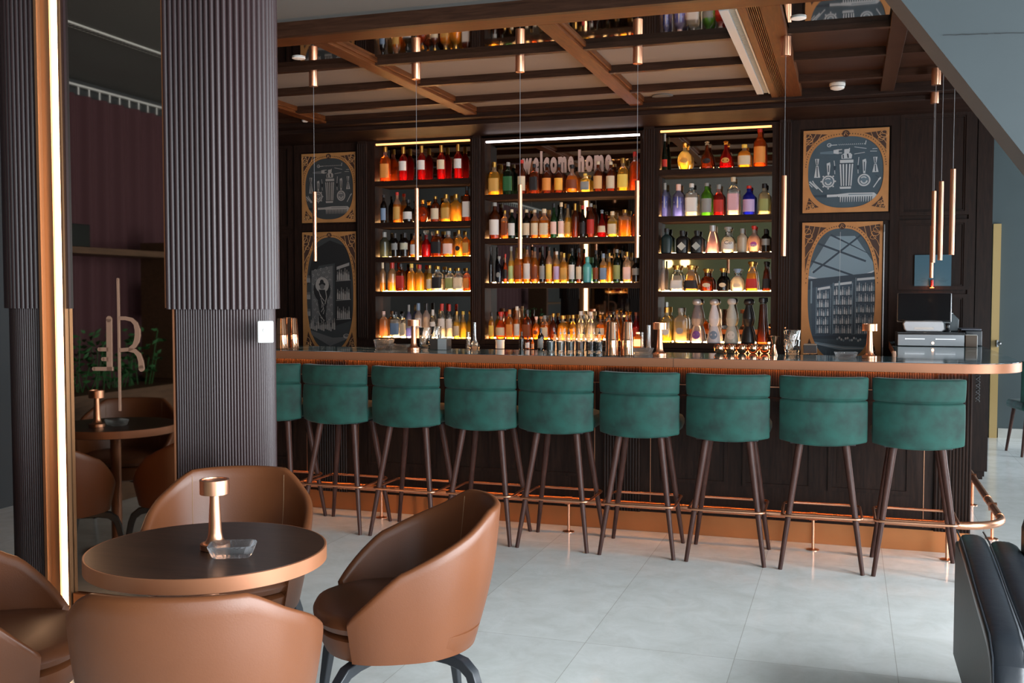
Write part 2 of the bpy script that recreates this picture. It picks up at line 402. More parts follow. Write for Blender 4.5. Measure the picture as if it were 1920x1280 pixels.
t = thing('fluted_column', 'wide dark fluted column with stepped cladding and a small white wall switch on it', 'column')
pier('r', -2.675, -2.89, 1, .035, t)
t2 = thing('fluted_column', 'dark fluted column at the left edge with a vertical light strip', 'column')
pier('l', -3.70, -3.57, -1, .0, t2)
# light channel at the right end of the left pier
ch = MB().box(-3.57, -3.555, 3.86, 4.28, 0, CEIL).box(-3.555, -3.505, 3.885, 4.28, 0, CEIL).box(-3.451, -3.44, 3.875, 4.28, 0, CEIL).box(-3.505, -3.451, 3.92, 4.275, 0, CEIL)
ch.build('light_channel', mat('brass_channel', (.50, .26, .13), .38, metal=.8), t2)
rb = MB().box(-3.44, -3.425, 3.885, 4.28, 1.43, CEIL)
rb.build('rib_edge', RIBBED, t2)
MB().box(-2.899, -2.892, 3.884, 3.899, 1.435, CEIL).box(-2.866, -2.860, 3.890, 3.899, 0, 1.43).build('edge_strip', COPPAINT, t)
MB().box(-3.503, -3.453, 3.895, 3.921, 0.005, CEIL-.002).build('light_strip', LEDPIL, t2)
sw = thing('wall_switch', 'small white plastic box with a round button on the fluted column', 'switch', (0, 0, 0))
p = at(505, 620, Y=3.99); p.x -= .004
M_ = MB(); M_.box(-.034, .034, -.022, .022, -.048, .048)
ob = M_.build('case', WHITE, sw, bevel=.006); ob.location = (p.x+.015, p.y-.052, p.z-.002); ob.rotation_euler = (0, 0, .62)
M_ = MB().cyl((0, -.026, 0), (0, -.021, 0), .011, seg=20); ob = M_.build('button', mat('button_grey', (.62, .62, .6), .5), sw); ob.location = (p.x+.015, p.y-.052, p.z+.004); ob.rotation_euler = (0, 0, .62)
# mirror-faced partition between the piers, copper base and gilded monogram
YM = 3.90
gp = thing('mirror_partition', 'tall tinted mirror panel with copper monogram between two fluted columns', 'mirror', (0, 0, 0))
PMIR = mirror('tinted_mirror', (.33, .295, .26), .025)
MB().box(-3.44, -2.862, YM+.006, 4.24, .0, CEIL-.004).build('core', BLACKM, gp)
MB().box(-3.436, -2.862, YM, YM+.006, .10, CEIL-.004).build('mirror_pane', PMIR, gp, smooth=0)
MB().box(-3.436, -2.862, 4.24, 4.246, .10, CEIL-.004).build('mirror_pane', PMIR, gp, smooth=0)
MB().box(-3.43, -2.87, YM-.02, YM, 0, .10).build('base_rail', BRONZE, gp, bevel=.003)
lg = MB(); YL = YM-.004
def lp(x, y): return at(100+x/4.2667, 400+y/4.2667, Y=YL)
def stroke(mb, pts, r, mi=0, y0=YL, y1=YL+.003):
    """flat band of half width r (metres) along points in the pane's plane, thin solid"""
    pts = [(p.x, p.z) for p in pts]; n = len(pts); Lf, Rt = [], []
    for i in range(n):
        a = pts[max(0, i-1)]; b = pts[min(n-1, i+1)]; dx, dz = b[0]-a[0], b[1]-a[1]; l = math.hypot(dx, dz) or 1
        rr = r[i] if isinstance(r, (list, tuple)) else r
        Lf.append((pts[i][0]-dz/l*rr, pts[i][1]+dx/l*rr)); Rt.append((pts[i][0]+dz/l*rr, pts[i][1]-dx/l*rr))
    for i in range(n-1):
        mb.prism([Lf[i], Lf[i+1], Rt[i+1], Rt[i]], 'y', y0, y1, mi)
def disc(mb, p, r, mi=0, y0=YL, y1=YL+.003, n=20):
    mb.prism([(p.x+r*math.cos(2*PI*i/n), p.z+r*math.sin(2*PI*i/n)) for i in range(n)], 'y', y0, y1, mi)
mm = .0005355
stroke(lg, [lp(513, 525), lp(520, 900), lp(530, 1580)], .0055); disc(lg, lp(513, 525), .0055)
stroke(lg, [lp(443, 845), lp(447, 1258)], .0145); disc(lg, lp(443, 845), .0145)
for x0, x1, y, r in ((365, 440, 1087, .009), (395, 440, 1165, .009), (322, 475, 1243, .009)):
    stroke(lg, [lp(x0, y), lp(x1, y)], r); disc(lg, lp(x0, y), r)
R = [lp(526, 838), lp(575, 838), lp(625, 850), lp(655, 880), lp(670, 930), lp(672, 975), lp(665, 1020), lp(645, 1060), lp(605, 1088), lp(530, 1093)]
stroke(lg, R, [.0085, .0085, .009, .011, .014, .0145, .014, .011, .009, .0085])
R = [lp(600, 1090), lp(650, 1100), lp(680, 1130), lp(697, 1180), lp(703, 1240)]
stroke(lg, R, [.0085, .010, .012, .013, .0145]); disc(lg, lp(703, 1240), .0145)
lg.build('monogram', mat('pale_copper_leaf', (.36, .20, .135), .5, metal=.2, emis=None), gp, smooth=0)
lb = bpy.data.objects['monogram'].copy(); C.objects.link(lb); lb.location.y = 4.253-YL; lb['label'] = 'monogram on the bar side of the partition'
MB().box(-3.503, -3.453, 4.279, 4.284, 0.005, CEIL-.002).build('light_strip', LEDPIL, t2)

# ------------------------------------------------------------------ left side of the lounge, seen only in the tinted mirror
def fy(y): return 2*YM-y
cu = MB(); rings = []
for zi in (0.02, .7, 1.3, 2.0, 2.6, 2.99):
    ring = []
    for i in range(260):
        y = 5.2+3.4*i/259; f = math.sin(y*2*PI/.19+.5*math.sin(y*3)+.25*math.sin(zi*2+y)); ring.append((-5.52+.035*f*(1-.25*(zi/3)), fy(y), zi))
    rings.append(ring)
cu.loops(rings, close=False)
t = thing('curtain', 'dark plum pleated curtain on a ceiling rail, seen in the tinted mirror', 'curtain', (0, 0, 0))
cu.build('cloth', mat('plum_velvet', (.055, .013, .018), .8, sheen=.2), t, smooth=80)
MB().box(-5.53, -5.50, fy(8.8), fy(5.0), 3.05, 3.065).build('rail', mat('rail_white', (.6, .6, .58), .5), t)
h0 = MB().box(-.002, .002, -.006, .006, 2.99, 3.05).build('hook', WHITE, t, loc=(-5.515, fy(5.25), 0))
for i in range(1, 29):
    h = h0.copy(); C.objects.link(h); h.parent = t; h.location = (-5.515, fy(5.25+i*.115), 0)
sh = thing('shelving_unit', 'dark wooden open shelving with a tall post, seen in the tinted mirror', 'shelving', (0, 0, 0))
OK_ = wood('shelf_oak', (.06, .032, .018), (.11, .06, .034), rough=.5, axis='y')
def bxy(x0, x1, y0, y1, z0, z1): return MB().box(x0, x1, fy(y1), fy(y0), z0, z1)
bxy(-5.36, -5.0, 5.2, 7.9, 1.775, 1.82).build('shelf', OK_, sh, bevel=.002)
for z in (1.31, 1.055): bxy(-5.36, -5.03, 6.93, 7.9, z, z+.03).build('shelf', OK_, sh, bevel=.002)
bxy(-5.36, -5.02, 6.88, 6.93, .83, 1.90).build('post', OK_, sh, bevel=.002)
bxy(-5.36, -4.98, 6.93, 7.9, 0, .855).build('cupboard', OK_, sh, bevel=.002)
pl = thing('planter_box', 'long low brown planter box full of leafy plants, seen in the tinted mirror', 'planter', (0, 0, 0))
bxy(-5.36, -4.98, 5.2, 6.87, 0, .80).build('box', OK_, pl, bevel=.004)
lf = MB(); random.seed(3)
for i in range(260):
    y = random.uniform(5.35, 6.75); hh = random.uniform(.06, .42)*(1 if y < 6.2 or y > 6.5 else .6)
    c = Vector((-5.17+random.uniform(-.13, .13), fy(y), .80+hh)); a = random.uniform(0, 2*PI); tlt = random.uniform(-.3, .9); l = random.uniform(.05, .085); wd = l*.42
    d = Vector((math.cos(a)*math.cos(tlt), math.sin(a)*math.cos(tlt), math.sin(tlt))); s_ = d.cross(Vector((0, 0, 1))).normalized(); n_ = s_.cross(d)*.012
    lf.add([c, c+d*l*.4+s_*wd*.5+n_, c+d*l, c+d*l*.4-s_*wd*.5+n_, c+d*l*.45-n_], [(0, 1, 4), (1, 2, 4), (2, 3, 4), (3, 0, 4)])
    if i % 6 == 0: lf.cyl((c.x*.3-5.17*.7, c.y, .79), c, .004, seg=5)
lf.build('foliage', mat('dark_leaf', (.025, .10, .03), .35), pl)
tag(bxy(-5.25, -5.05, 5.45, 5.95, 1.822, 1.98).build('amplifier', BLACKG, bevel=.004), 'black box-shaped appliance on top of the dark wooden shelving', 'appliance')
tag(MB().lathe([(.05, 0), (.055, .01), (.055, .15), (.05, .17), (.03, .175)], (-5.15, fy(7.03), 1.822)).build('lantern', mat('grey_lantern', (.14, .15, .15), .5)), 'small grey cylinder beside the post on the top shelf', 'lantern')
for z, s_ in ((1.087, 'middle'), (.857, 'lowest')):
    tag(bxy(-5.25, -5.04, 7.0, 7.22, z, z+.012).build('magazine', mat('paper', (.55, .57, .58), .6), bevel=.002), 'thin white magazine lying on the %s shelf in the mirror view' % s_, 'magazine')
tr = MB()
tr.tube([(-5.1, fy(6.97), 1.62), (-5.1, fy(7.09), 1.345)], .004, 6); tr.tube([(-5.1, fy(7.20), 1.68), (-5.1, fy(7.09), 1.345)], .004, 6)
tag(tr.build('picture_easel', COPPAINT), 'thin V shaped copper stand in the upper shelf bay', 'stand')
tag(bxy(-5.24, -5.20, 7.0, 7.18, 1.342, 1.58).build('framed_picture', mat('dark_print', (.09, .035, .02), .5, var=.7, vscale=30)), 'small dark reddish picture leaning inside the upper shelf bay', 'picture')

for u, v, s_ in ((560, 108, 'left of the first pendant'), (1497, 33, 'beside the fifth pendant')):  # white discs standing in for reflections in the ceiling mirror
    tag(MB().lathe([(.045, .0), (.045, -.006), (.035, -.009), (.001, -.009)], tuple(at(u, v, Z=3.087)), 24).build('mirror_reflection_disc', WHITE), 'small white disc imitating a reflection on the mirrored ceiling strip '+s_, 'reflection')
# two globe wall lamps behind the camera, reflected in the right cabinet mirror
GLOBE = glow('globe', (1, .66, .28), 9)
for i, (x, z, lab) in enumerate(((-3.55, 2.12, 'left'), (-3.2, 2.14, 'right'))):
    gl = thing('globe_lamp', '%s globe wall lamp, seen mirrored in the right cabinet' % lab, 'lamp', (x, -3.0, z))
    MB().sphere((0, 0, 0), .10).build('globe', GLOBE, gl); MB().cyl((0, -.2, -.02), (0, -.08, 0), .012).cyl((0, -.2, -.02), (0, -.185, -.02), .05, seg=20).build('bracket', COPPER, gl)
# ================================================================== THE BACK BAR
CABS = {'left': (-4.298, -3.329, (2.915, 2.565, 2.172, 1.847, 1.520, 1.075)),
        'centre': (-3.188, -1.745, (2.890, 2.405, 2.005, 1.597, 1.080)),
        'right': (-1.581, -.623, (2.907, 2.572, 2.170, 1.850, 1.519, 1.070))}
YF, YMR = 8.95, 9.12
for cname, (x0, x1, zs) in CABS.items():
    cb = thing('back_bar_cabinet', '%s lit back-bar cabinet of dark wood with mirrored back and bottle shelves' % cname, 'cabinet', (x0, YF, 0), 0, 'lit back-bar cabinets')
    W = x1-x0
    MB().box(0, W, .17, .176, zs[-1], zs[0]).build('mirror', MIRROR, cb, smooth=0)
    MB().box(-.05, 0, .0, .17, zs[-1]-.05, zs[0]+.03).build('side_panel', WOODZ, cb)
    MB().box(W, W+.05, .0, .17, zs[-1]-.05, zs[0]+.03).build('side_panel', WOODZ, cb)
    MB().box(0, W, .0, .17, zs[0]+.004, zs[0]+.03).build('top_panel', WOODX, cb)
    for k, z in enumerate(zs[1:]):
        s_ = MB().box(0, W, .0, .168, z-.048, z).build('shelf', WOODX, cb, bevel=.002)
        MB().box(.004, W-.004, .152, .1675, z+.0005, z+.009).build('light_strip', LEDW, s_)
    tl = MB().box(.01, W-.01, .004, .022, zs[0]-.012, zs[0]+.004)
    MB().box(.0, W, .023, .028, zs[0]-.016, zs[0]+.004).build('added_light_block', WOODX, cb)  # strip added to block the top light from the mirror behind
    tl.build('top_light', LEDC if cname == 'centre' else LEDTOP, cb)
    MB().box(-.05, W+.05, .0, .17, .0, zs[-1]-.052).build('base_unit', WOODX, cb)
# frame between the cabinets: stiles with fluted pilasters
fr = MB().box(-4.50, -4.35, 8.95, 9.158, 0, 2.95).box(-3.278, -3.24, 8.95, 9.158, 0, 2.95).box(-1.694, -1.632, 8.95, 9.158, 0, 2.95).box(-.572, -.46, 8.95, 9.158, 0, 2.95).box(-4.35, -.572, 8.945, 9.158, 2.946, 3.03)
struct(fr.build('trim_40', WOODZ))
for i, (x0, x1) in enumerate(((-4.46, -4.37), (-3.295, -3.225), (-1.71, -1.62), (-.56, -.475))):
    p = MB().box(x0, x1, 8.915, 8.95, 1.06, 2.945); n = 4
    for k in range(n+1):
        x = x0+(x1-x0)*k/n; p.tube([(x, 8.915, 1.08), (x, 8.915, 2.92)], .0065, 8)
    tag(p.build('fluted_pilaster', WOODZ), ('slim fluted pilaster left of the left lit cabinet', 'slim fluted pilaster between the left and centre lit cabinets', 'slim fluted pilaster between the centre and right lit cabinets', 'slim fluted pilaster right of the right lit cabinet')[i], 'pilaster')
# panelling mouldings on the wall at both sides
pn = MB()
def moulding(mb, x0, x1, z0, z1, y, w_=.03, d=.03):
    for (a, b, c, e) in ((x0, x1, z1-w_, z1), (x0, x1, z0, z0+w_), (x0, x0+w_, z0+w_, z1-w_), (x1-w_, x1, z0+w_, z1-w_)): mb.box(a, b, y-d, y, c, e)
    w2 = w_+.012
    for (a, b, c, e) in ((x0+w_, x1-w_, z1-w2, z1-w_), (x0+w_, x1-w_, z0+w_, z0+w2), (x0+w_, x0+w2, z0+w2, z1-w2), (x1-w2, x1-w_, z0+w2, z1-w2)): mb.box(a, b, y-d*.5, y, c, e)
for z0, z1 in ((2.13, 2.95), (1.53, 2.095), (1.0, 1.495)): moulding(pn, .385, .905, z0, z1, 9.0)
pn.box(-.46, -.40, 8.975, 9.0, .07, 2.95).box(.315, .385, 8.975, 9.0, .07, 2.95).box(.905, .955, 8.975, 9.0, .07, 2.95).box(.965, 1.08, 8.985, 9.0, .07, 2.95)
pn.box(-.40, .315, 8.975, 9.0, 2.865, 2.95).box(-.40, .315, 8.98, 9.0, 2.10, 2.16)
struct(pn.build('trim_41', WOODZ))
pn = MB().box(-4.48, -4.40, 8.975, 9.0, 0, 2.95).box(-5.18, -5.10, 8.975, 9.0, 0, 2.95).box(-5.10, -4.48, 8.975, 9.0, 2.87, 2.95).box(-5.10, -4.48, 8.98, 9.0, 2.11, 2.17)
moulding(pn, -5.58, -5.22, 2.13, 2.95, 9.0); moulding(pn, -5.58, -5.22, 1.2, 2.09, 9.0)
struct(pn.build('trim_42', WOODZ))

# "welcome home" on the centre mirror
def text_mesh(txt, size, sx, bold=0, ext=.002):
    cu_ = bpy.data.curves.new('t', 'FONT'); cu_.body = txt; cu_.size = size; cu_.offset = bold; cu_.extrude = ext; cu_.resolution_u = 3
    o_ = bpy.data.objects.new('t', cu_); C.objects.link(o_); bpy.context.view_layer.update()
    me = bpy.data.meshes.new_from_object(o_.evaluated_get(bpy.context.evaluated_depsgraph_get())); C.objects.unlink(o_); bpy.data.objects.remove(o_)
    for v in me.vertices: v.co.x *= sx
    return me
def place_text(name, txt, x0, x1, zbase, y, size, m, parent=None, bold=0, ext=.002, yy=0):
    me = text_mesh(txt, size, 1, bold, ext); xs = [v.co.x for v in me.vertices]; k = (x1-x0)/(max(xs)-min(xs)); mn = min(xs)
    for v in me.vertices: v.co = Vector(((v.co.x-mn)*k, -v.co.z, v.co.y))
    me.materials.clear(); me.materials.append(m)
    o_ = bpy.data.objects.new(name, me); C.objects.link(o_); o_.location = (x0, y, zbase)
    if parent: o_.parent = parent
    return o_
LET = mat('pale_pink_letters', (.46, .33, .29), .6)
wl = thing('welcome_sign', 'pale pink lettering reading welcome home on the centre mirror', 'sign', (0, 0, 0))
pa = at(979, 306, Y=9.112); pb = at(1076, 302, Y=9.112); pc = at(1084, 302, Y=9.112); pd = at(1147, 298, Y=9.112)
def letters(txt, x0, x1, zb):
    # one mesh per letter so each is its own part
    adv = []; bodies = []
    for ch_ in txt:
        me = text_mesh(ch_, .250, .42, .016, .0015); xs = [v.co.x for v in me.vertices]; bodies.append(me); adv.append((min(xs), max(xs)))
    tot = sum(b-a for a, b in adv)+.012*(len(txt)-1); k = (x1-x0)/tot; x = x0
    for ch_, me, (a, b) in zip(txt, bodies, adv):
        for v in me.vertices: v.co = Vector(((v.co.x-a)*k, -v.co.z, v.co.y))
        me.materials.clear(); me.materials.append(LET)
        o_ = bpy.data.objects.new('letter', me); C.objects.link(o_); o_.location = (x, 9.112, zb); o_.parent = wl; x += (b-a+.012)*k
letters('welcome', pa.x, pb.x, 2.615); letters('home', pc.x, pd.x, 2.615)

# ------------------------------------------------------------------ painted panels in gilt fretwork frames
NAVYB = mat('slate_blue_board', (.045, .085, .120), .6, var=.10, vscale=9)
INKW = mat('chalk_white', (.44, .52, .58), .6); INKM = mat('chalk_blue', (.20, .33, .42), .6); INKD = mat('ink_navy', (.018, .042, .070), .6)
DARKB = mat('charcoal_board', (.035, .040, .042), .6); CHW = mat('chalk_warm', (.28, .26, .24), .6)
FRET = mat('fret_brown', (.050, .022, .014), .6); GOLDL = mat('light_gold', (.55, .30, .12), .5, metal=.2)
def panel(label, x0, x1, z0, z1, y, ax, az, zc, colors, drawing, cut=True):
    """gilt frame with an oval (superellipse) opening over a painted board; local unit square coordinates a,b in 0..1"""
    th = thing('painted_panel', label, 'painting', (x0, y, z0)); W, Hh = x1-x0, z1-z0
    MB().box(.01, W-.01, -.006, 0, .01, Hh-.01).build('board', colors[0], th, smooth=0)
    n = 96; inner, outer = [], []
    for i in range(n):
        a = 2*PI*(i+.5)/n; ca, sa = math.cos(a), math.sin(a); e = 2.5
        k = (abs(ca)**e+abs(sa)**e)**(-1/e); inner.append((W*.5+ax*W*k*ca, zc*Hh+az*Hh*k*sa))
        dx, dz = ca, sa*1.0; t_ = min((W*.5)/abs(dx) if dx else 9, ((Hh-zc*Hh) if dz > 0 else zc*Hh)/abs(dz) if dz else 9)
        outer.append((W*.5+dx*t_, zc*Hh+dz*t_))
    # snap the corners
    for cx_, cz_ in ((0, 0), (W, 0), (0, Hh), (W, Hh)):
        j = min(range(n), key=lambda q: (outer[q][0]-cx_)**2+(outer[q][1]-cz_)**2); outer[j] = (cx_, cz_)
    f = MB()
    for i in range(n):
        j = (i+1) % n
        f.prism([inner[i], inner[j], outer[j], outer[i]], 'y', -.014, -.006)
    f.build('fret_frame', GOLD, th, smooth=0)
    # dark openwork in the spandrels with gold curls
    m_ = .035*W
    for sx in (0, 1):
        for sz in (0, 1):
            d = MB(); g_ = MB()
            cx_, cz_ = (m_ if not sx else W-m_), (m_ if not sz else Hh-m_)
            poly = [(cx_, cz_)]
            rng = [q for q in range(n) if (inner[q][0] > W*.5) == bool(sx) and (inner[q][1] > zc*Hh) == bool(sz)]
            lim = .30 if not sz else .42
            rng = [q for q in rng if abs(inner[q][0]-W*.5) > W*ax*(.42 if sz else .62) and abs(inner[q][1]-zc*Hh) > Hh*az*(.25 if sz else .60)]
            pts = []
            for q in rng:
                ix, iz = inner[q]; vx, vz = ix-W*.5, iz-zc*Hh; l = math.hypot(vx, vz); o_ = .055*W
                pts.append((min(max(ix+vx/l*o_, m_), W-m_), min(max(iz+vz/l*o_, m_), Hh-m_)))
            pts.sort(key=lambda p_: math.atan2(p_[1]-zc*Hh, p_[0]-W*.5) if sx else (math.atan2(p_[1]-zc*Hh, p_[0]-W*.5) % (2*PI)))
            if len(pts) < 3: continue
            for i in range(len(pts)-1): d.prism([(cx_, cz_), pts[i], pts[i+1]], 'y', -.0155, -.014)
            mid = pts[len(pts)//2]
            for k_ in range(3):
                px, pz = cx_+(mid[0]-cx_)*(.30+.22*k_), cz_+(mid[1]-cz_)*(.30+.22*k_); r_ = W*(.040-.008*k_)*(1 if sz else .7)
                ring = [Vector((px+r_*1.5*math.cos(a_)*(1 if k_ else .8), -.017, pz+r_*math.sin(a_))) for a_ in [2*PI*q/14 for q in range(14)]]
                g_.tube(ring, .0022, 5, closed=True)
            for t_ in (.2, .45, .7):
                e0 = (cx_+(pts[0][0]-cx_)*t_, cz_+(pts[0][1]-cz_)*t_); e1 = (cx_+(pts[-1][0]-cx_)*t_, cz_+(pts[-1][1]-cz_)*t_); mx_, mz_ = (e0[0]+e1[0])/2+(mid[0]-cx_)*.18*t_, (e0[1]+e1[1])/2+(mid[1]-cz_)*.18*t_
                g_.tube([(e0[0], -.016, e0[1]), ((e0[0]+mx_)/2+.006, -.016, (e0[1]+mz_)/2+.006), (mx_, -.016, mz_), ((e1[0]+mx_)/2-.006, -.016, (e1[1]+mz_)/2-.004), (e1[0], -.016, e1[1])], .0024, 5)
            d.build('openwork', FRET, th, smooth=0); g_.build('scrollwork', GOLDL, th)
    b_ = MB()      # beaded dark band following the opening
    for i in range(n):
        if inner[i][1] < zc*Hh+.05*Hh: continue
        vx, vz = inner[i][0]-W*.5, inner[i][1]-zc*Hh; l = math.hypot(vx, vz); px, pz = inner[i][0]+vx/l*.030*W, inner[i][1]+vz/l*.030*W
        if px < m_*.6 or px > W-m_*.6: continue
        b_.box(px-.0035, px+.0035, -.0155, -.014, pz-.0045, pz+.0045)
    b_.build('beading', FRET, th, smooth=0)
    md = MB().prism([(W*.5+.042*W*math.cos(2*PI*q/24), Hh*(1-.0)-.055*W+.042*W*math.sin(2*PI*q/24)) for q in range(24)], 'y', -.018, -.013)
    md.build('medallion', FRET, th, smooth=0)
    ml = MB(); cx_, cz_ = W*.5, Hh-.055*W; s_ = .024*W
    ml.tube([(cx_-s_, -.019, cz_-s_), (cx_-s_*.2, -.019, cz_+s_), (cx_+s_*.8, -.019, cz_+s_*.6), (cx_, -.019, cz_), (cx_+s_, -.019, cz_-s_)], .0022, 5)
    ml.build('emblem', GOLDL, th)
    # clip helper: drawing coordinates (0..1) into the panel, kept inside the opening
    e = 2.5
    def inside(a, b): return (abs((a-.5)/ax)**e+abs((b-zc)/az)**e) < 1.0
    class D:
        def __init__(s): s.mb = [MB() for _ in colors]; s.k = 0
        def P(s, a, b): return (a*W, b*Hh)
        def poly(s, pts, ci):
            s.k += 1; y_ = -.0062-.00002*s.k
            if not all(inside(*p) for p in pts):
                # clip by pulling outside vertices to the opening's edge
                q = []
                for a, b in pts:
                    if not inside(a, b):
                        l = (abs((a-.5)/ax)**e+abs((b-zc)/az)**e)**(1/e); a, b = .5+(a-.5)/l, zc+(b-zc)/l
                    q.append((a, b))
                pts = q
            s.mb[ci].add([(p[0]*W, y_, p[1]*Hh) for p in pts], [tuple(range(len(pts)))])
        def line(s, pts, w_, ci):
            for i in range(len(pts)-1):
                (a0_, b0), (a1_, b1) = pts[i], pts[i+1]; dx, dz = (a1_-a0_)*W, (b1-b0)*Hh; l = math.hypot(dx, dz) or 1; nx, nz = -dz/l*w_/W, dx/l*w_/Hh
                m2 = ((a0_+a1_)/2, (b0+b1)/2)
                if not inside(*m2): continue
                s.poly([(a0_+nx, b0+nz), (a1_+nx, b1+nz), (a1_-nx, b1-nz), (a0_-nx, b0-nz)], ci)
        def ell(s, a, b, ra, rb, ci, n_=18): s.poly([(a+ra*math.cos(2*PI*i/n_), b+rb*math.sin(2*PI*i/n_)) for i in range(n_)], ci)
        def arc(s, a, b, ra, rb, t0, t1, w_, ci, n_=14): s.line([(a+ra*math.cos(math.radians(t0+(t1-t0)*i/n_)), b+rb*math.sin(math.radians(t0+(t1-t0)*i/n_))) for i in range(n_+1)], w_, ci)
        def bottle(s, a, b, w_, h_, ci): s.poly([(a-w_, b), (a+w_, b), (a+w_, b+h_*.55), (a+w_*.35, b+h_*.72), (a+w_*.35, b+h_), (a-w_*.35, b+h_), (a-w_*.35, b+h_*.72), (a-w_, b+h_*.55)], ci)
    D_ = D(); drawing(D_)
    for ci, mb_ in enumerate(D_.mb):
        if mb_.v: mb_.build('painting', colors[ci], th, smooth=0)
    return th
def tools(d):
    W_, M_, K = 1, 2, 3
    z = lambda x, y: (x/1150, 1-(y-20)/1100)     # drawn from the photograph's crop of this panel
    def L(pts, w_=.0035, c=W_): d.line([z(*p) for p in pts], w_, c)
    def Pg(pts, c=W_): d.poly([z(*p) for p in pts], c)
    L([(350, 225), (460, 222)], .003); d.arc(*z(352, 222), .022, .02, 0, 360, .003, W_)
    for k in range(14): L([(480+k*26, 214), (490+k*26, 228)], .0022)
    L([(845, 180), (835, 232)], .003)
    for (x, y, x2, y2) in ((690, 258, 850, 285), (690, 352, 830, 335), (900, 322, 990, 325), (930, 292, 995, 290)): L([(x, y), (x2, y2)], .0022)
    Pg([(230, 310), (400, 300), (410, 345), (230, 335)], M_); Pg([(410, 290), (480, 280), (480, 345), (410, 335)]); L([(480, 290), (525, 285)]); L([(480, 330), (525, 330)])
    # shaker
    Pg([(555, 285), (622, 280), (622, 345), (555, 345)]); L([(625, 270), (622, 320)]); Pg([(518, 360), (560, 335), (640, 335), (662, 360), (655, 410), (520, 410)])
    Pg([(500, 425), (680, 425), (680, 465), (500, 465)]); Pg([(488, 470), (690, 470), (668, 640), (648, 780), (515, 780), (500, 640)], K)
    for x in (505, 545, 588, 632, 668): Pg([(x-11, 480), (x+11, 480), (585+(x-585)*.78+8, 770), (585+(x-585)*.78-8, 770)])
    Pg([(500, 780), (655, 780), (650, 808), (505, 808)]); L([(540, 355), (545, 405)], .005, K); L([(600, 345), (610, 400)], .006, K)
    # strainers
    for cx, cy, tp in ((345, 705, 450), (825, 700, 420)):
        d.arc(*z(cx, cy), .066, .066, 0, 360, .006, W_, 22); d.ell(*z(cx, cy), .050, .050, M_); d.arc(*z(cx, cy), .035, .04, 190, 350, .006, W_); d.arc(*z(cx-5, cy-20), .03, .02, 20, 160, .005, W_)
        for k in range(8):
            a = 2*PI*k/8; d.ell(*z(cx+math.cos(a)*95, cy+math.sin(a)*95), .010, .010, W_, 8) if cx < 400 else None
        Pg([(cx-25, tp+15), (cx+20, tp), (cx+28, tp+40), (cx+15, 610), (cx-12, 610)]); L([(cx, tp+40), (cx+2, 580)], .004, K)
    for x, s_ in ((190, 1), (970, 1)):
        Pg([(x-28, 400), (x+28, 400), (x+14, 480), (x-12, 480)]); Pg([(x-12, 490), (x+16, 490), (x+45, 650 if x < 400 else 600), (x-38, 650 if x < 400 else 600)]); L([(x, 500), (x+5, 640 if x < 400 else 590)], .004, K); L([(x-5, 405), (x, 475)], .004, K)
    for x in (430, 742): L([(x-10, 430) if x < 500 else (x+10, 395), (x, 500)], .0028); Pg([(x-22, 505), (x+22, 505), (x+10, 555), (x-8, 555)], K); L([(x, 560), (x+3, 610)], .0025)
    L([(90, 700), (200, 800)], .006); L([(130, 690), (155, 730), (270, 845)], .004); L([(85, 730), (130, 775)], .003)
    L([(1040, 670), (950, 800)], .004); L([(975, 640), (1100, 712)], .002, K); Pg([(1010, 690), (1045, 665), (1050, 685), (1020, 712)])
    # comb-like knife
    Pg([(110, 905), (330, 880), (330, 920), (130, 930)], K); Pg([(330, 882), (470, 880), (470, 912), (330, 915)]); Pg([(460, 880), (620, 865), (960, 868), (1000, 900), (1000, 970), (950, 965), (940, 915), (480, 915)])
    for k in range(15): x = 505+k*31; Pg([(x, 912), (x+17, 912), (x+10, 985), (x+4, 985)])
    Pg([(620, 880), (940, 885), (940, 893), (620, 890)], M_)
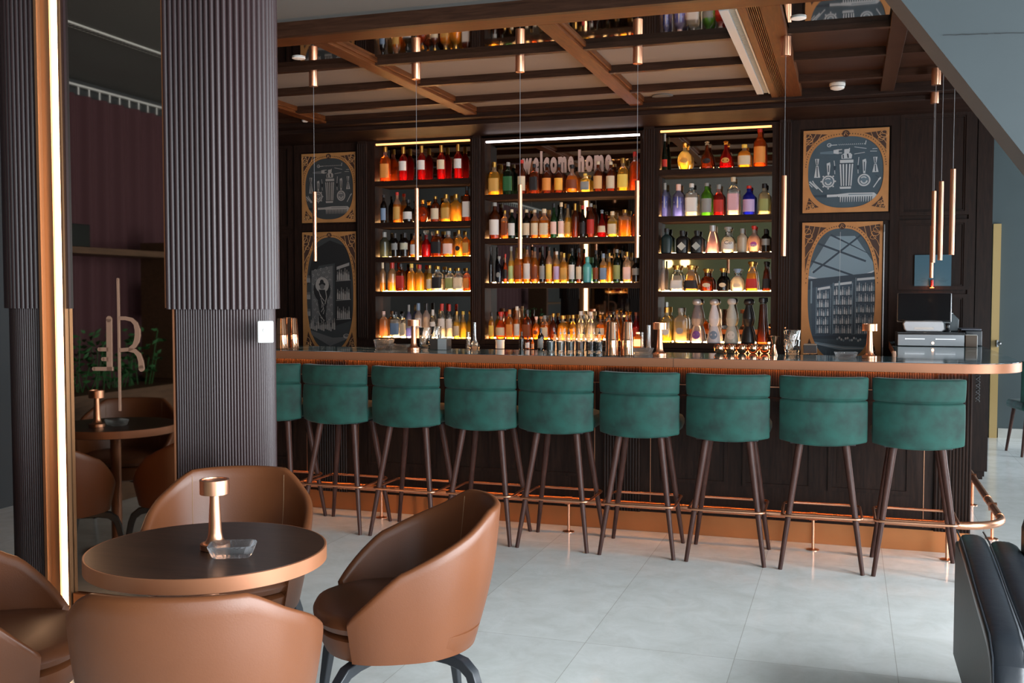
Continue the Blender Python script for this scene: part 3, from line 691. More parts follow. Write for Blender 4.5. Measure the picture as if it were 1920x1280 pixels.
def barview(d):
    # a small painted view of a bar: ceiling grid, three bays of bottle shelves, counter
    W_, M_, K, H = 1, 2, 3, 4
    d.poly([(.06, .68), (.35, .90), (.66, .90), (.94, .74), (.94, .66), (.50, .57), (.06, .58)], H)
    for p in (((.14, .64), (.75, .93)), ((.2, .85), (.8, .72)), ((.06, .76), (.64, .62)), ((.36, .91), (.92, .80))): d.line([p[0], p[1]], .008, K)
    for p in (((.06, .62), (.50, .55), (.95, .67)),): d.line(p, .006, W_)
    d.poly([(.06, .60), (.95, .655), (.95, .60), (.06, .52)], K)
    d.poly([(.12, .53), (.95, .63), (.95, .24), (.60, .19), (.14, .19)], 5)
    for x0, x1 in ((.19, .37), (.40, .64), (.68, .94)):
        zt = .515+.12*(x1-.2)
        d.line([(x0, .20), (x0, zt)], .0025, H); d.line([(x1, .20), (x1, zt)], .0025, H)
        d.poly([(x0+.015, zt-.005), (x1-.01, zt+.010), (x1-.01, zt-.008), (x0+.015, zt-.022)], W_)
        for k in range(5):
            zb = .205+(zt-.225)*k/5; n_ = int((x1-x0)/.026)
            d.line([(x0, zb-.005), (x1, zb-.003)], .003, K)
            for j in range(n_):
                w3 = .0075+.002*((j*3+k) % 2)
                d.bottle(x0+.018+j*.0255, zb+.001*((j*7) % 3), w3, .040+.010*((j*5+k*3) % 3), W_ if (j+k) % 3 else H)
    for x, z0, z1 in ((.48, .44, .93), (.13, .50, .66)): d.line([(x, z0+.14), (x, z1)], .0012, W_)
    for x, z0 in ((.475, .42), (.125, .42)): d.line([(x, z0), (x, z0+.16)], .006, H)
    d.poly([(.14, .185), (.86, .20), (.86, .16), (.14, .15)], K)
    for j in range(12): d.ell(.46+j*.026, .165+.010*math.sin(j*1.7), .012, .009, W_ if j % 3 else H, 8)
    d.poly([(.16, .135), (.52, .115), (.82, .085), (.80, .065), (.5, .085), (.17, .11)], H); d.line([(.18, .125), (.55, .10), (.80, .08)], .003, W_)
    for j in range(9): d.line([(.26+j*.06, .085-.003*j), (.26+j*.06, .035)], .0015, M_)
def figview(d):
    W_, M_, K, H = 1, 2, 3, 4
    d.poly([(.06, .55), (.3, .72), (.6, .74), (.94, .80), (.8, .9), (.5, .93), (.2, .85)], K)
    d.poly([(.16, .68), (.55, .72), (.55, .24), (.16, .24)], M_)
    for j in range(46):
        a, b = .18+.36*((j*37) % 46)/46, .25+.46*((j*17) % 46)/46; d.arc(a, b, .018, .010, j*50, j*50+240, .0022, H, 6)
    d.ell(.36, .52, .155, .10, K); d.ell(.36, .56, .125, .065, W_)
    d.ell(.36, .565, .06, .018, K); d.ell(.355, .585, .035, .02, K); d.ell(.36, .545, .045, .022, M_)
    d.poly([(.30, .52), (.42, .52), (.45, .42), (.42, .30), (.44, .22), (.28, .22), (.31, .34), (.28, .42)], K)
    for j in range(13): d.line([(.30+.012*(j % 9), .51-.02*j), (.33+.009*((j*4) % 9), .46-.018*j)], .003, W_ if j % 3 else H)
    d.line([(.42, .52), (.44, .46), (.41, .40)], .004, W_)
    d.poly([(.60, .74), (.93, .80), (.93, .25), (.60, .22)], K)
    for k, zb in enumerate((.60, .44, .28)):
        d.line([(.62, zb-.008), (.88, zb+.0)], .003, H)
        for j in range(7): d.bottle(.645+j*.034, zb, .012, .07+.015*((j*5+k) % 3), W_ if (j+k) % 3 else H)
    d.poly([(.63, .71), (.86, .745), (.86, .72), (.63, .685)], H)
    for k, zb in enumerate((.58, .44, .30)):
        for j in range(3): d.bottle(.085+j*.022, zb, .009, .06, W_ if j != 1 else H)
    for j in range(15): d.bottle(.12+j*.033, .175+.006*((j*3) % 4), .013, .055+.02*((j*7) % 3), W_ if j % 3 else H)
    d.poly([(.10, .15), (.55, .12), (.9, .05), (.9, .0), (.5, .05), (.14, .11)], M_); d.ell(.80, .135, .06, .02, W_); d.ell(.80, .14, .04, .012, M_)
BL = [NAVYB, INKW, mat('chalk_mid', (.10, .17, .23), .6), INKD, mat('chalk_pale', (.17, .27, .345), .6), mat('navy_shade', (.030, .065, .105), .6)]
DL = [DARKB, CHW, mat('grey_mid', (.10, .10, .10), .6), mat('grey_deep', (.012, .013, .014), .6), mat('grey_pale', (.24, .23, .22), .6)]
panel('blue painted panel of bar tools in a gilt frame, right of the cabinets', -.374, .299, 2.17, 2.85, 8.975, .44, .43, .485, BL, tools)
panel('tall blue painted panel of a bar interior in a gilt arched frame', -.374, .260, .93, 2.09, 8.975, .42, .47, .485, BL, barview)
panel('dark painted panel of bar tools in a gilt frame, left of the cabinets', -5.088, -4.497, 2.187, 2.855, 8.975, .44, .44, .485, DL, tools)
panel('tall dark painted panel of a robed figure and bottles in a gilt frame', -5.088, -4.497, .93, 2.096, 8.975, .43, .47, .485, DL, figview)
# ================================================================== THE BAR
BZ = 1.11
bar = thing('bar_counter', 'long dark panelled bar with blue-green marble top and copper edge', 'bar', (0, 6.38, 0))
def by(y): return y-6.38
def top_outline(d):      # d: inset from the outer edge
    XL, XR, Y0, Y1 = -4.32+d, .955-d, 6.20+d, 8.94
    pts = [(XL, by(Y0))]; r = .34-d
    pts += [(x, by(y)) for x, y in arc(XR-r, Y0+r, r, -90, 0, 12)]
    pts += [(XR, by(Y1)), (.32+d, by(Y1)), (.29+d, by(6.80)-d), (XL, by(6.80)-d)]
    return pts
MB().prism(top_outline(0), 'z', BZ-.056, BZ-.002).build('copper_edge', COPPAINT, bar, bevel=.002)
MB().prism(top_outline(.006), 'z', BZ-.0015, BZ).build('countertop', BARTOP, bar, smooth=0)
MB().box(-1.0, -.9985, -.1815, -.1795, BZ-.056, BZ-.002).build('edge_joint', BLACKM, bar)
bd = MB().box(-4.28, .683, .0, .30, .125, BZ-.057).box(.38, .683, .30, by(8.94), .125, BZ-.057)
bd.build('body', WOODZ, bar)
MB().box(-4.28, .683, -.002, .03, 0, .125).box(.66, .685, 0, by(8.94), 0, .125).build('kick_plate', BRONZE, bar)
MB().box(-4.2, .66, -.030, -.018, BZ-.062, BZ-.057).build('light_strip', LEDBAR, bar)
MB().box(-4.2, .66, -.036, -.033, BZ-.067, BZ-.057).build('added_light_shield', BLACKM, bar)  # opaque lip added to keep the strip's light off the stool seats
fb = MB(); n = int(4.96/.0135)
for i in range(n):
    x = -4.28+4.963*i/n; fb.box(x+.0015, x+.011, -.007, 0, .945, BZ-.057)
fb.build('ribbed_frieze', WOODZ, bar, smooth=0)
ln = MB().box(-4.28, .683, -.009, 0, .933, .938)
ln.build('copper_inlay', COPPER, bar)
cl = MB()
for x0 in (-3.60, -3.20, -1.53, -1.17, .43): cl.box(x0, x0+.004, -.004, 0, .25 if x0 < -3 else .14, .935)
cl.build('copper_inlay', COPPER, bar)
PIL = ((-3.512, -3.277), (-1.468, -1.231), (.488, .683))
for i, (x0, x1) in enumerate(PIL):
    p = MB().box(x0, x1, -.018, 0, .125, BZ-.057)
    n = int((x1-x0)/.017)
    for k in range(n):
        x = x0+(x1-x0)*(k+.5)/n; p.tube([(x, -.018, .126), (x, -.018, BZ-.058)], .0068, 7, cap=False)
    p.build('fluted_pilaster', WOODZ, bar)
def pmould(x0, x1, z0, z1):
    pm = MB()
    for (a, b, c, e) in ((x0, x1, z1-.022, z1), (x0, x1, z0, z0+.022), (x0, x0+.022, z0+.022, z1-.022), (x1-.022, x1, z0+.022, z1-.022)): pm.box(a, b, -.012, 0, c, e)
    pm.box(x0+.022, x1-.022, -.003, 0, z0+.022, z1-.022).box(x0+.05, x1-.05, -.006, 0, z0+.05, z1-.05)
    pm.build('raised_panel', WOODZ, bar)
for x0, x1 in ((-4.2, -3.68), (-3.12, -2.62), (-2.5, -2.02), (-1.95, -1.6), (-1.1, -.69), (-.60, -.19), (-.10, .36)): pmould(x0, x1, .325, .87)
# foot rail
ft = thing('foot_rail', 'copper foot rail on short floor posts along the foot of the bar', 'rail', (0, 6.215, 0))
pts = [(-4.3, 0, .2)]+[(x, y, .2) for x, y in [(.56, 0)]+arc(.60, .257, .257, -90, 0, 8)[1:]]+[(.857, 2.3, .2)]
MB().tube(pts, .0225, 14).build('tube', COPPER, ft)
po = None
for i, (x, y) in enumerate(((-4.05, 0), (-2.95, 0), (-1.655, 0), (-.176, 0), (.549, 0), (.857, .62), (.857, 1.68))):
    if po is None:
        po = MB().cyl((0, 0, 0), (0, 0, .18), .009).lathe([(.036, 0), (.036, .004), (.012, .010)], (0, 0, 0), 24).tube([(-.022, 0, .2), (.022, 0, .2)], .026, 16).build('post', COPPER, ft, loc=(x, y, 0))
    else:
        c = po.copy(); C.objects.link(c); c.location = (x, y, 0); c.parent = ft
cr_ = MB().tube([(.857, .30, .2), (.857, .33, .2)], .0255, 16).tube([(.857, .86, .2), (.857, .89, .2)], .0255, 16)
cr_.build('joint_ring', COPPERP, ft)

# ------------------------------------------------------------------ bar stools
def curved_panel(hw, y0, z0, z1, th, bow, flare, n=22, m=7, bot=0, rnd=.012, rad=.0):
    """back pad bowed towards -y; closed shell of thickness th"""
    def pt(s, t, off):
        x = hw*s*(1+flare*(t-.5)); z = z0+(z1-z0)*t
        if t < .5: z -= bot*(1-abs(s)**2.2)*(1-t*2)
        a = abs(s)
        y = y0+bow*a**2.4
        e = 0
        if off > 0: x *= 1-off/hw*.6; y = y+off
        bulge = .012*math.sin(PI*min(1, max(0, t)))*(1 if off == 0 else -.5)
        return (x, y-bulge, z)
    g = MB(); out = [[pt(-1+2*i/n, j/m, 0) for i in range(n+1)] for j in range(m+1)]; inn = [[pt(-1+2*i/n, j/m, th) for i in range(n+1)] for j in range(m+1)]
    rings = []
    for j in range(m+1):
        rings.append(out[j]+inn[j][::-1])
    g.loops(rings); return g
def make_stool(label):
    t = thing('bar_stool', label, 'bar stool', (0, 0, 0), 0, 'green velvet bar stools along the bar')
    curved_panel(.233, -.215, .700, .925, .055, .075, .0, bot=.020, m=8).build('back_shell', VELVET, t, bevel=.010)
    curved_panel(.234, -.221, .930, 1.052, .055, .075, .02, m=5).build('back_band', VELVET, t, bevel=.010)
    curved_panel(.218, -.203, .915, .945, .035, .075, .0, m=2).build('back_gap', VELVET, t)
    st_ = MB().lathe([(.001, .702), (.20, .702), (.222, .715), (.232, .74), (.232, .765), (.222, .785), (.19, .797), (.1, .803), (.001, .804)], (0, .01, 0), 40, sq=3.2, sy=.98, cap=False)
    st_.build('seat', VELVET, t)
    MB().box(-.17, .17, -.17, .18, .683, .704).build('seat_base', BLACKM, t, bevel=.004)
    for sx in (-1, 1):
        for sy in (-1, 1):
            fx, fy_ = sx*.213, (-.222 if sy < 0 else .195)
            MB().cyl((sx*.118, sy*.118+.0, .695), (fx, fy_, .0), .0215, .0115, 16).build('leg', LEGWOOD, t)
    r_ = .035; X_, Yn, Yf = .208, -.200, .182; ring = []
    for cx_, cy_, a0_ in ((X_-r_, Yf-r_, 0), (-X_+r_, Yf-r_, 90), (-X_+r_, Yn+r_, 180), (X_-r_, Yn+r_, 270)):
        ring += [(x, y, .292) for x, y in arc(cx_, cy_, r_, a0_, a0_+90, 5)]
    MB().tube(ring, .0072, 10, closed=True).build('footrest', COPPER, t)
    return t
sx_ = (.36, -.125, -.633, -1.132, -1.626, -2.10, -2.58, -3.07, -3.55)
names = ('rightmost of the green velvet bar stools with walnut legs and copper footrest', 'green velvet bar stool, second from the right end of the row', 'green velvet bar stool, third from the right end of the row',
         'green velvet bar stool, fourth from the right end of the row', 'middle one of the nine green velvet bar stools at the bar', 'green velvet bar stool, fourth from the left of the row',
         'green velvet bar stool, third from the left of the row', 'green velvet bar stool just right of the one the column cuts off', 'leftmost green velvet bar stool, half hidden behind the fluted column')
s0 = make_stool(names[0]); s0.location = (sx_[0], 5.95, 0)
for k in range(1, 9):
    dup(s0, (sx_[k], 5.95+random.uniform(-.012, .012), 0), random.uniform(-.03, .03), names[k])

# ------------------------------------------------------------------ pendants
def make_pendant(label, loc, zt=2.215, zb=1.728, grp='slim copper pendants over the bar', tilt=0, r=.0145):
    t = thing('pendant_lamp', label, 'pendant lamp', loc, 0, grp); ct = loc[2]
    MB().lathe([(.03, -.115), (.031, -.112), (.031, 0)], (0, 0, 0), 24).build('canopy', COPPER, t)
    MB().cyl((0, 0, -.11), (0, 0, zt-ct), .0016, seg=6).build('cord', mat('cord', (.20, .20, .21), .5), t)
    MB().lathe([(r-.003, zb-ct+.006), (r, zb-ct), (r, zt-ct), (r-.002, zt-ct+.002), (.002, zt-ct+.003)], (0, 0, 0), 20).build('tube', COPPER, t)
    MB().lathe([(.001, zb-ct+.003), (r-.003, zb-ct+.003)], (0, 0, 0), 20, cap=False).build('lens', glow('lens', (1, .6, .35), .9), t)
    return t
px = (-3.59, -2.808, -2.068, -1.287, -.381)
pn_ = ('first slim copper pendant from the left, in front of the dark painted panels', 'slim copper pendant hanging in front of the left cabinet', 'slim copper pendant hanging at the left part of the centre cabinet', 'slim copper pendant hanging at the right edge of the centre cabinet', 'slim copper pendant hanging just right of the right cabinet')
for i, x in enumerate(px): make_pendant(pn_[i], (x, 6.5, 3.065 if i < 4 else 3.05))
for i, (x, y, zt, zb) in enumerate(((.56, 6.42, 2.21, 1.722), (.552, 7.10, 2.21, 1.712), (.56, 7.8, 2.215, 1.716), (.605, 8.55, 2.02, 1.62))):
    make_pendant(('rightmost and nearest slim copper pendant over the return counter', 'slim copper pendant in the middle of the right hand group', 'left one of the long copper pendants over the cash drawer', 'lowest hanging copper pendant, close to the blue notice')[i], (x, y, 3.065), zt, zb, 'slim copper pendants over the return counter')
def point(name, loc, col, e, r=.02):
    l = bpy.data.lights.new(name, 'POINT'); l.color = col; l.energy = e; l.shadow_soft_size = r
    o_ = bpy.data.objects.new(name, l); o_.location = loc; C.objects.link(o_)
def spot(name, loc, col, e, ang=80, rot=(0, 0, 0), blend=.6, r=.02):
    l = bpy.data.lights.new(name, 'SPOT'); l.color = col; l.energy = e; l.spot_size = math.radians(ang); l.spot_blend = blend; l.shadow_soft_size = r
    o_ = bpy.data.objects.new(name, l); o_.location = loc; o_.rotation_euler = rot; C.objects.link(o_)
for x in px: spot('pendant_light', (x, 6.5, 1.725), (1, .55, .28), 3.0, 100)
for y in (6.42, 7.1, 7.8): spot('pendant_light', (.56, y, 1.70), (1, .6, .35), 2.2, 100)

# ------------------------------------------------------------------ notice, red glass light
nt = thing('wall_notice', 'square blue notice with faint dark lettering on the panelled wall', 'notice', (.508, 8.985, 1.56))
MB().box(0, .276, -.012, 0, 0, .252).build('board', mat('notice_blue', (.022, .10, .155), .5), nt, bevel=.001)
INK = mat('notice_ink', (.012, .07, .11), .6)
ml_ = MB(); random.seed(5)
for z, x0, x1 in ((.058, .055, .085), (.058, .205, .228), (.043, .02, .115), (.043, .180, .255), (.032, .05, .10), (.032, .19, .24)):
    x = x0
    while x < x1:
        w_ = random.uniform(.002, .006); ml_.box(x, min(x+w_, x1), -.0124, -.0119, z, z+.006); x += w_+.0022
ml_.build('faint_print', INK, nt, smooth=0)
rl = thing('red_glass_light', 'small glowing red glass cylinder at the foot of the blue notice', 'light', (.640, 8.935, 1.548))
MB().lathe([(.012, 0), (.012, .062), (.010, .062)], (0, 0, 0), 16).build('glass', mat('deep_red_glass', (.22, .012, .006), .15), rl)
MB().lathe([(.015, -.004), (.015, 0)], (0, 0, 0), 16).build('base', glow('red_base', (1, .25, .05), 6), rl)
point('red_light', (.640, 8.90, 1.553), (1, .26, .09), .35, .008)

# ------------------------------------------------------------------ till on the return counter
td = thing('cash_drawer', 'wide steel-fronted cash drawer on the return counter', 'cash drawer', (.35, 8.15, BZ))
MB().box(0, .463, 0, .38, 0, .098).build('case', BLACKM, td, bevel=.003)
MB().box(.004, .459, -.006, 0, .004, .088).build('front', STEEL, td, bevel=.002)
MB().box(0, .463, -.008, .38, .098, .104).build('lid', BLACKG, td, bevel=.002)
for x in (.06, .27): MB().box(x, x+.13, -.009, -.006, .052, .058).cyl((x-.002, -.012, .055), (x-.002, -.006, .055), .005).build('slot', BLACKG if x < 0 else mat('slot_steel', (.7, .7, .7), .3, metal=1), td)
MB().cyl((.245, -.016, .026), (.245, -.006, .026), .010, seg=18).build('lock', COPPERP, td)
pt_ = thing('touchscreen_till', 'black tilted touchscreen till on a silver foot', 'till', (.36, 8.28, BZ+.105))
sc = MB().box(-.005, .365, -.012, .012, 0, .215).build('screen', BLACKG, pt_, bevel=.006); sc.location = (0, -.02, .077); sc.rotation_euler = (-.26, 0, -.06)
bz_ = MB().box(-.009, .369, .0, .022, -.004, .219).build('bezel', SILVER, pt_, bevel=.006); bz_.location = (0, -.012, .077); bz_.rotation_euler = (-.26, 0, -.06)
ft_ = MB().prism([(.055, .0), (.30, .0), (.32, .018), (.315, .06), (.30, .082), (.045, .082), (.03, .06), (.04, .018)], 'y', -.075, -.01); ft_.build('foot', SILVER, pt_, bevel=.008)
MB().box(.11, .245, -.078, -.0755, .018, .034).build('sticker', WHITE, pt_)
ml_ = MB()
for i in range(14): ml_.box(.118+i*.0085, .123+i*.0085, -.0759, -.0754, .022+.001*(i % 3), .030-.001*(i % 2))
ml_.build('faint_print', mat('ink_grey', (.2, .2, .22), .6), pt_, smooth=0)
rp = thing('receipt_printer', 'grey receipt printer behind the touchscreen till', 'printer', (.735, 8.40, BZ+.105))
MB().prism([(-.10, 0), (.055, 0), (.06, .09), (.02, .13), (-.10, .13)], 'y', 0, .14).build('case', mat('printer_grey', (.07, .09, .10), .4), rp, bevel=.006)
MB().box(-.05, 0, -.003, .02, .065, .09).build('sticker', mat('sticker_grey', (.6, .62, .64), .5), rp)
MB().box(-.02, .02, .02, .09, .131, .137).build('lid', SILVER, rp)
cp_ = thing('card_printer', 'low black printer at the right end of the counter', 'printer', (.80, 8.30, BZ))
MB().box(.03, .145, 0, .30, 0, .115).build('case', mat('printer_dark', (.035, .04, .047), .35), cp_, bevel=.008)
MB().box(.0, .14, .0, .28, .117, .128).build('lid', mat('printer_lid', (.12, .13, .16), .3), cp_, bevel=.004)
bx_ = thing('card_box', 'small brown open box of cards beside the cash drawer', 'box', (.816, 8.14, BZ))
MB().box(0, .078, 0, .12, 0, .088).build('box', mat('box_brown', (.12, .085, .06), .6), bx_, bevel=.004)
MB().tube([(0, 0, .0885), (.076, 0, .0885), (.079, 0, .08), (.079, 0, 0)], .002, 6).build('rim', WHITE, bx_)
tag(MB().lathe([(.022, 0), (.024, .01), (.012, .02), (.016, .035), (.014, .05), (.02, .055), (.012, .065)], (.70, 8.22, BZ+.106)).build('stamp', BLACKG), 'small black knob-shaped stamp on the cash drawer', 'stamp')
tag(MB().lathe([(.012, 0), (.0135, .02), (.012, .034), (.010, .036)], (.272, 6.74, BZ), 16).build('wine_cork', mat('cork', (.52, .30, .20), .7)), 'upright cork standing on the inner edge of the bar', 'cork')
ca = []
for k in range(40): ca.append((.70+.010*math.sin(k*.7), 6.30+.012*math.cos(k*.7)*0, 1.045-.155*k/39))
ca2 = [(.70-.010*math.sin(k*.7), 6.31, 1.045-.155*k/39) for k in range(40)]
tag(MB().tube(ca, .0035, 6).tube(ca2, .0035, 6).build('twisted_cable', BLACKM), 'black twisted cable hanging under the rounded bar end', 'cable')
tag(MB().box(.268, .274, 8.90, 8.93, 2.0, 2.06).box(.268, .274, 8.90, 8.93, 1.0, 1.06).build('panel_hinge', STEEL), 'small steel hinge at the right edge of the tall blue panel', 'hinge')
tag(MB().box(.268, .276, 8.94, 8.972, .98, 2.05).build('edge_strip', SILVER), 'thin silver edge strip right of the tall blue panel', 'strip')

# smoke detector, ceiling speaker, downlight
sd = thing('smoke_detector', 'white round smoke detector on the dark coffered ceiling', 'smoke detector', tuple(at(1570, 162, Z=3.085)))
MB().lathe([(.058, .03), (.06, .01), (.05, -.018), (.03, -.026), (.001, -.027)], (0, 0, 0), 28).build('body', mat('detector_white', (.66, .64, .60), .5), sd)
MB().lathe([(.0565, -.002), (.0555, -.006)], (0, 0, 0), 28).build('slot', BLACKM, sd)
tag(MB().lathe([(.085, 0), (.085, -.008), (.06, -.012), (.001, -.012)], tuple(at(1242, 179, Z=3.107)), 28).build('ceiling_speaker', PLASTER), 'round pale flush ceiling speaker in the last plaster coffer', 'speaker')
for (u, v, lab, z) in ((572, 225, 'small white sensor under the dark ceiling left of the pendants', 3.08),):
    tag(MB().lathe([(.03, .02), (.03, -.012), (.02, -.02), (.001, -.02)], tuple(at(u, v, Z=z)), 20).build('ceiling_sensor', WHITE), lab, 'sensor')

# ------------------------------------------------------------------ lounge chairs
def make_chair(label):
    t = thing('tub_chair', label, 'chair', (0, 0, 0), 0, 'tan leather tub chairs')
    A, Bd = .306, .300; NP = 56; PM = 128
    def rim(d):
        d = abs(d)
        if d < 36: return .790-.004*(d/36)**2
        if d < 54: return .786-.052*((d-36)/18)**1.15
        if d < 92: return .734+(.632-.734)*((d-54)/38)
        if d < 102: return .632-.034*((d-92)/10)**1.5
        return .598+(.470-.598)*((d-102)/(PM-102))**1.0
    def plan(d, k, e=None):
        e = 2.15+.45*max(0, min(1, (abs(d)-60)/40))
        a = math.radians(d); sx, cy = math.sin(a), -math.cos(a); q = (abs(sx)**e+abs(cy)**e)**(-1/e)
        return (A*k*q*sx, Bd*k*q*cy)
    NZ = 12; rows = []
    for i in range(NP+1):
        d = -PM+2*PM*i/NP; zr = rim(d); z0 = .335; col = []
        for j in range(NZ+1):         # outside from bottom to rim
            z = z0+(zr-z0)*j/NZ; f = (z-z0)/.44; k = .86+.15*math.sin(min(1, f*1.25)*PI/2)+.02*f
            x, y = plan(d, k); col.append((x, y-.035*f if abs(d) < 60 else y-.035*f*max(0, 1-(abs(d)-60)/50), z))
        tx, ty, tz = col[-1]; th = .030; l = math.hypot(tx, ty)
        col.append((tx-tx/l*th*.25, ty-ty/l*th*.25, tz+.010)); col.append((tx-tx/l*th*.75, ty-ty/l*th*.75, tz+.010))
        for j in range(NZ, -1, -1):
            x, y, z = col[j]; l = math.hypot(x, y); col.append((x-x/l*th, y-y/l*th, z if j else z+.02))
        rows.append(col)
    g = MB(); m = len(rows[0])
    vs_ = [p for r in rows for p in r]; fs = []
    for i in range(NP):
        for j in range(m-1): fs.append((i*m+j, (i+1)*m+j, (i+1)*m+j+1, i*m+j+1))
        fs.append((i*m+m-1, (i+1)*m+m-1, (i+1)*m, i*m))
    fs.append(tuple(range(m))); fs.append(tuple(NP*m+j for j in range(m-1, -1, -1)))
    g.add(vs_, fs); g.build('shell', LEATHER, t, smooth=60)
    # seat base wrapping round the front, and the loose seat cushion
    b_ = MB().lathe([(.001, .325), (.22, .325), (.248, .335), (.264, .37), (.272, .405), (.26, .415), (.001, .42)], (0, .0, 0), 48, sq=2.5, cap=False, sy=1.0)
    b_.build('seat_base', LEATHER, t)
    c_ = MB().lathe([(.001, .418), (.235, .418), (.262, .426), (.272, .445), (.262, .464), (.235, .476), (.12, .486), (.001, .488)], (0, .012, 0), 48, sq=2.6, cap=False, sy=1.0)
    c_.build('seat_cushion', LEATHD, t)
    for s_ in (-1, 1):
        d = s_*38; pts = []
        for j in range(9):
            z = .50+(rim(d)-.51)*j/8; f = (z-.335)/.44; k = .86+.15*math.sin(min(1, f*1.25)*PI/2)+.02*f; x, y = plan(d, k); l = math.hypot(x, y); pts.append((x-x/l*.0305, y-.035*f-y/l*.0305, z))
        MB().tube(pts, .0014, 5).build('seam', STITCH, t)
    for sx in (-1, 1):
        for sy in (-1, 1):
            ux, uy = sx*.72, sy*.69
            pts = [(ux*.06, uy*.06, .310), (ux*.22, uy*.22, .308), (ux*.275, uy*.275, .298), (ux*.308, uy*.308, .272), (ux*.322, uy*.322, .235), (ux*.345, uy*.345, .12), (ux*.365, uy*.365, 0)]
            MB().tube(pts, [.026, .026, .026, .025, .024, .020, .015], 4, rot=PI/4).build('leg', CLEG, t, bevel=.004)
    return t
def face(r, f, fr_, ff):     # rotation so that the chair's front (+Y) faces (fr, ff) given in camera right/forward axes
    x, y = floorpos(fr_, ff); return math.atan2(y, x)-PI/2
cs = ((-.385, 3.44, -.98, -.22, 'tan leather tub chair right of the round table, turned to the left'),
      (-1.07, 3.83, .10, -.98, 'tan leather tub chair behind the round table, facing the camera'),
      (-.815, 2.67, -.02, 1, 'tan leather tub chair nearest the camera, its back turned to us'),
      (-1.58, 3.06, .967, .255, 'tan leather tub chair at the left edge, facing the round table'))
c0 = make_chair(cs[0][4]); x, y = floorpos(cs[0][0], cs[0][1]); c0.location = (x, y, 0); c0.rotation_euler = (0, 0, face(0, 0, cs[0][2], cs[0][3]))
for r_, f_, a_, b_, lab in cs[1:]:
    x, y = floorpos(r_, f_); dup(c0, (x, y, 0), face(0, 0, a_, b_), lab)
def make_table(label, loc):
    t = thing('round_table', label, 'table', loc, 0, 'round lounge tables')
    MB().lathe([(.001, .695), (.345, .695), (.35, .698), (.35, .7385), (.348, .7395)], (0, 0, 0), 96, cap=False).lathe([(.348, .7395), (.343, .7395)], (0, 0, 0), 96, cap=False).build('copper_rim', COPPAINT, t)
    MB().lathe([(.001, .740), (.3435, .740), (.3435, .736)], (0, 0, 0), 96, cap=False).build('tabletop', TOPWOOD, t)
    MB().lathe([(.03, .012), (.03, .695)], (0, 0, 0), 28, cap=False).build('pedestal', COPPAINT, t)
    MB().lathe([(.001, .0), (.165, .0), (.17, .004), (.17, .008), (.03, .014), (.001, .014)], (0, 0, 0), 48, cap=False).build('foot_plate', COPPAINT, t)
    return t
tx, ty = floorpos(-.911, 3.05); tb = make_table('round dark wood table with a broad copper rim in the foreground', (tx, ty, 0))
vt = (-4.05, 4.95); rt = (-4.05, 2*YM-4.95)
tb2 = dup(tb, (rt[0], rt[1], 0), 0, 'round dark table with copper rim, seen in the tinted mirror')
# chairs around the mirrored table (virtual place -> real place)
for vx, vy, ax, ay, lab in ((-4.42, 5.50, .45, -.9, 'tub chair behind the mirrored table, its inside showing in the mirror'), (-4.02, 4.42, .1, 1, 'tub chair left of the table in the tinted mirror, back turned'), (-3.50, 4.90, -.9, .1, 'tub chair right of the table in the tinted mirror, back turned')):
    dup(c0, (vx, 2*YM-vy, 0), math.atan2(-ay, ax)-PI/2, lab)

# ------------------------------------------------------------------ table lamps and ashtrays
def make_lamp(label, loc):
    t = thing('table_lamp', label, 'lamp', loc, 0, 'small copper table lamps')
    MB().lathe([(.001, 0), (.0425, 0), (.0435, .001), (.0435, .0165), (.0425, .0175), (.036, .0185), (.028, .024), (.0225, .034), (.0198, .050), (.0185, .075), (.0140, .166)], (0, 0, 0), 40, cap=False).build('stem', COPPER, t, smooth=30)
    MB().lathe([(.001, .1655), (.0425, .1655), (.0432, .1662), (.0432, .2078), (.0425, .2085), (.036, .2085), (.0355, .2055), (.001, .2055)], (0, 0, 0), 44, cap=False).build('head', COPPER, t, smooth=30)
    return t
def make_ashtray(label, loc, rz=0, sx=1.0):
    t = thing('ashtray', label, 'ashtray', loc, rz, 'clear cut glass ashtrays')
    n = 64; a, b_, h = .066*sx, .050, .034
    def o(i, k, z, rib=0):
        an = 2*PI*i/n; ca, sa = math.cos(an), math.sin(an); e = 5; q = (abs(ca)**e+abs(sa)**e)**(-1/e); kk = k+(rib if i % 2 else 0); return (a*kk*q*ca, b_*kk*q*sa, z)
    rings = [[o(i, .80, 0) for i in range(n)], [o(i, .84, .004, .025) for i in range(n)], [o(i, 1.0, h-.003, .030) for i in range(n)], [o(i, 1.0, h) for i in range(n)], [o(i, .90, h) for i in range(n)], [o(i, .68, .012) for i in range(n)], [o(i, .3, .010) for i in range(n)]]
    MB().loops(rings).build('dish', GLASSC, t, smooth=0)
    return t
lx, ly = floorpos((398-960)/F*3.03, 3.03); l0 = make_lamp('small copper lamp standing on the near round table', (lx, ly, .741))
ax_, ay_ = floorpos((430-960)/F*2.955, 2.955); as0 = make_ashtray('cut glass ashtray beside the lamp on the near round table', (ax_, ay_, .741), YAW+.12)
vl = at(182, 800, Z=.74); dup(l0, (vl.x, 2*YM-vl.y, .741), 0, 'small copper lamp on the table seen in the tinted mirror')
vl = at(219, 797, Z=.74); dup(as0, (vl.x, 2*YM-vl.y, .741), .4, 'cut glass ashtray on the table seen in the tinted mirror')
for u, v, lab in ((776, 657, 'small copper lamp at the left part of the bar'), (1237, 668, 'small copper lamp on the middle of the bar'), (1630, 673, 'small copper lamp on the right part of the bar')):
    p = at(u, v-1, Z=BZ); dup(l0, (p.x, p.y, BZ), 0, lab)
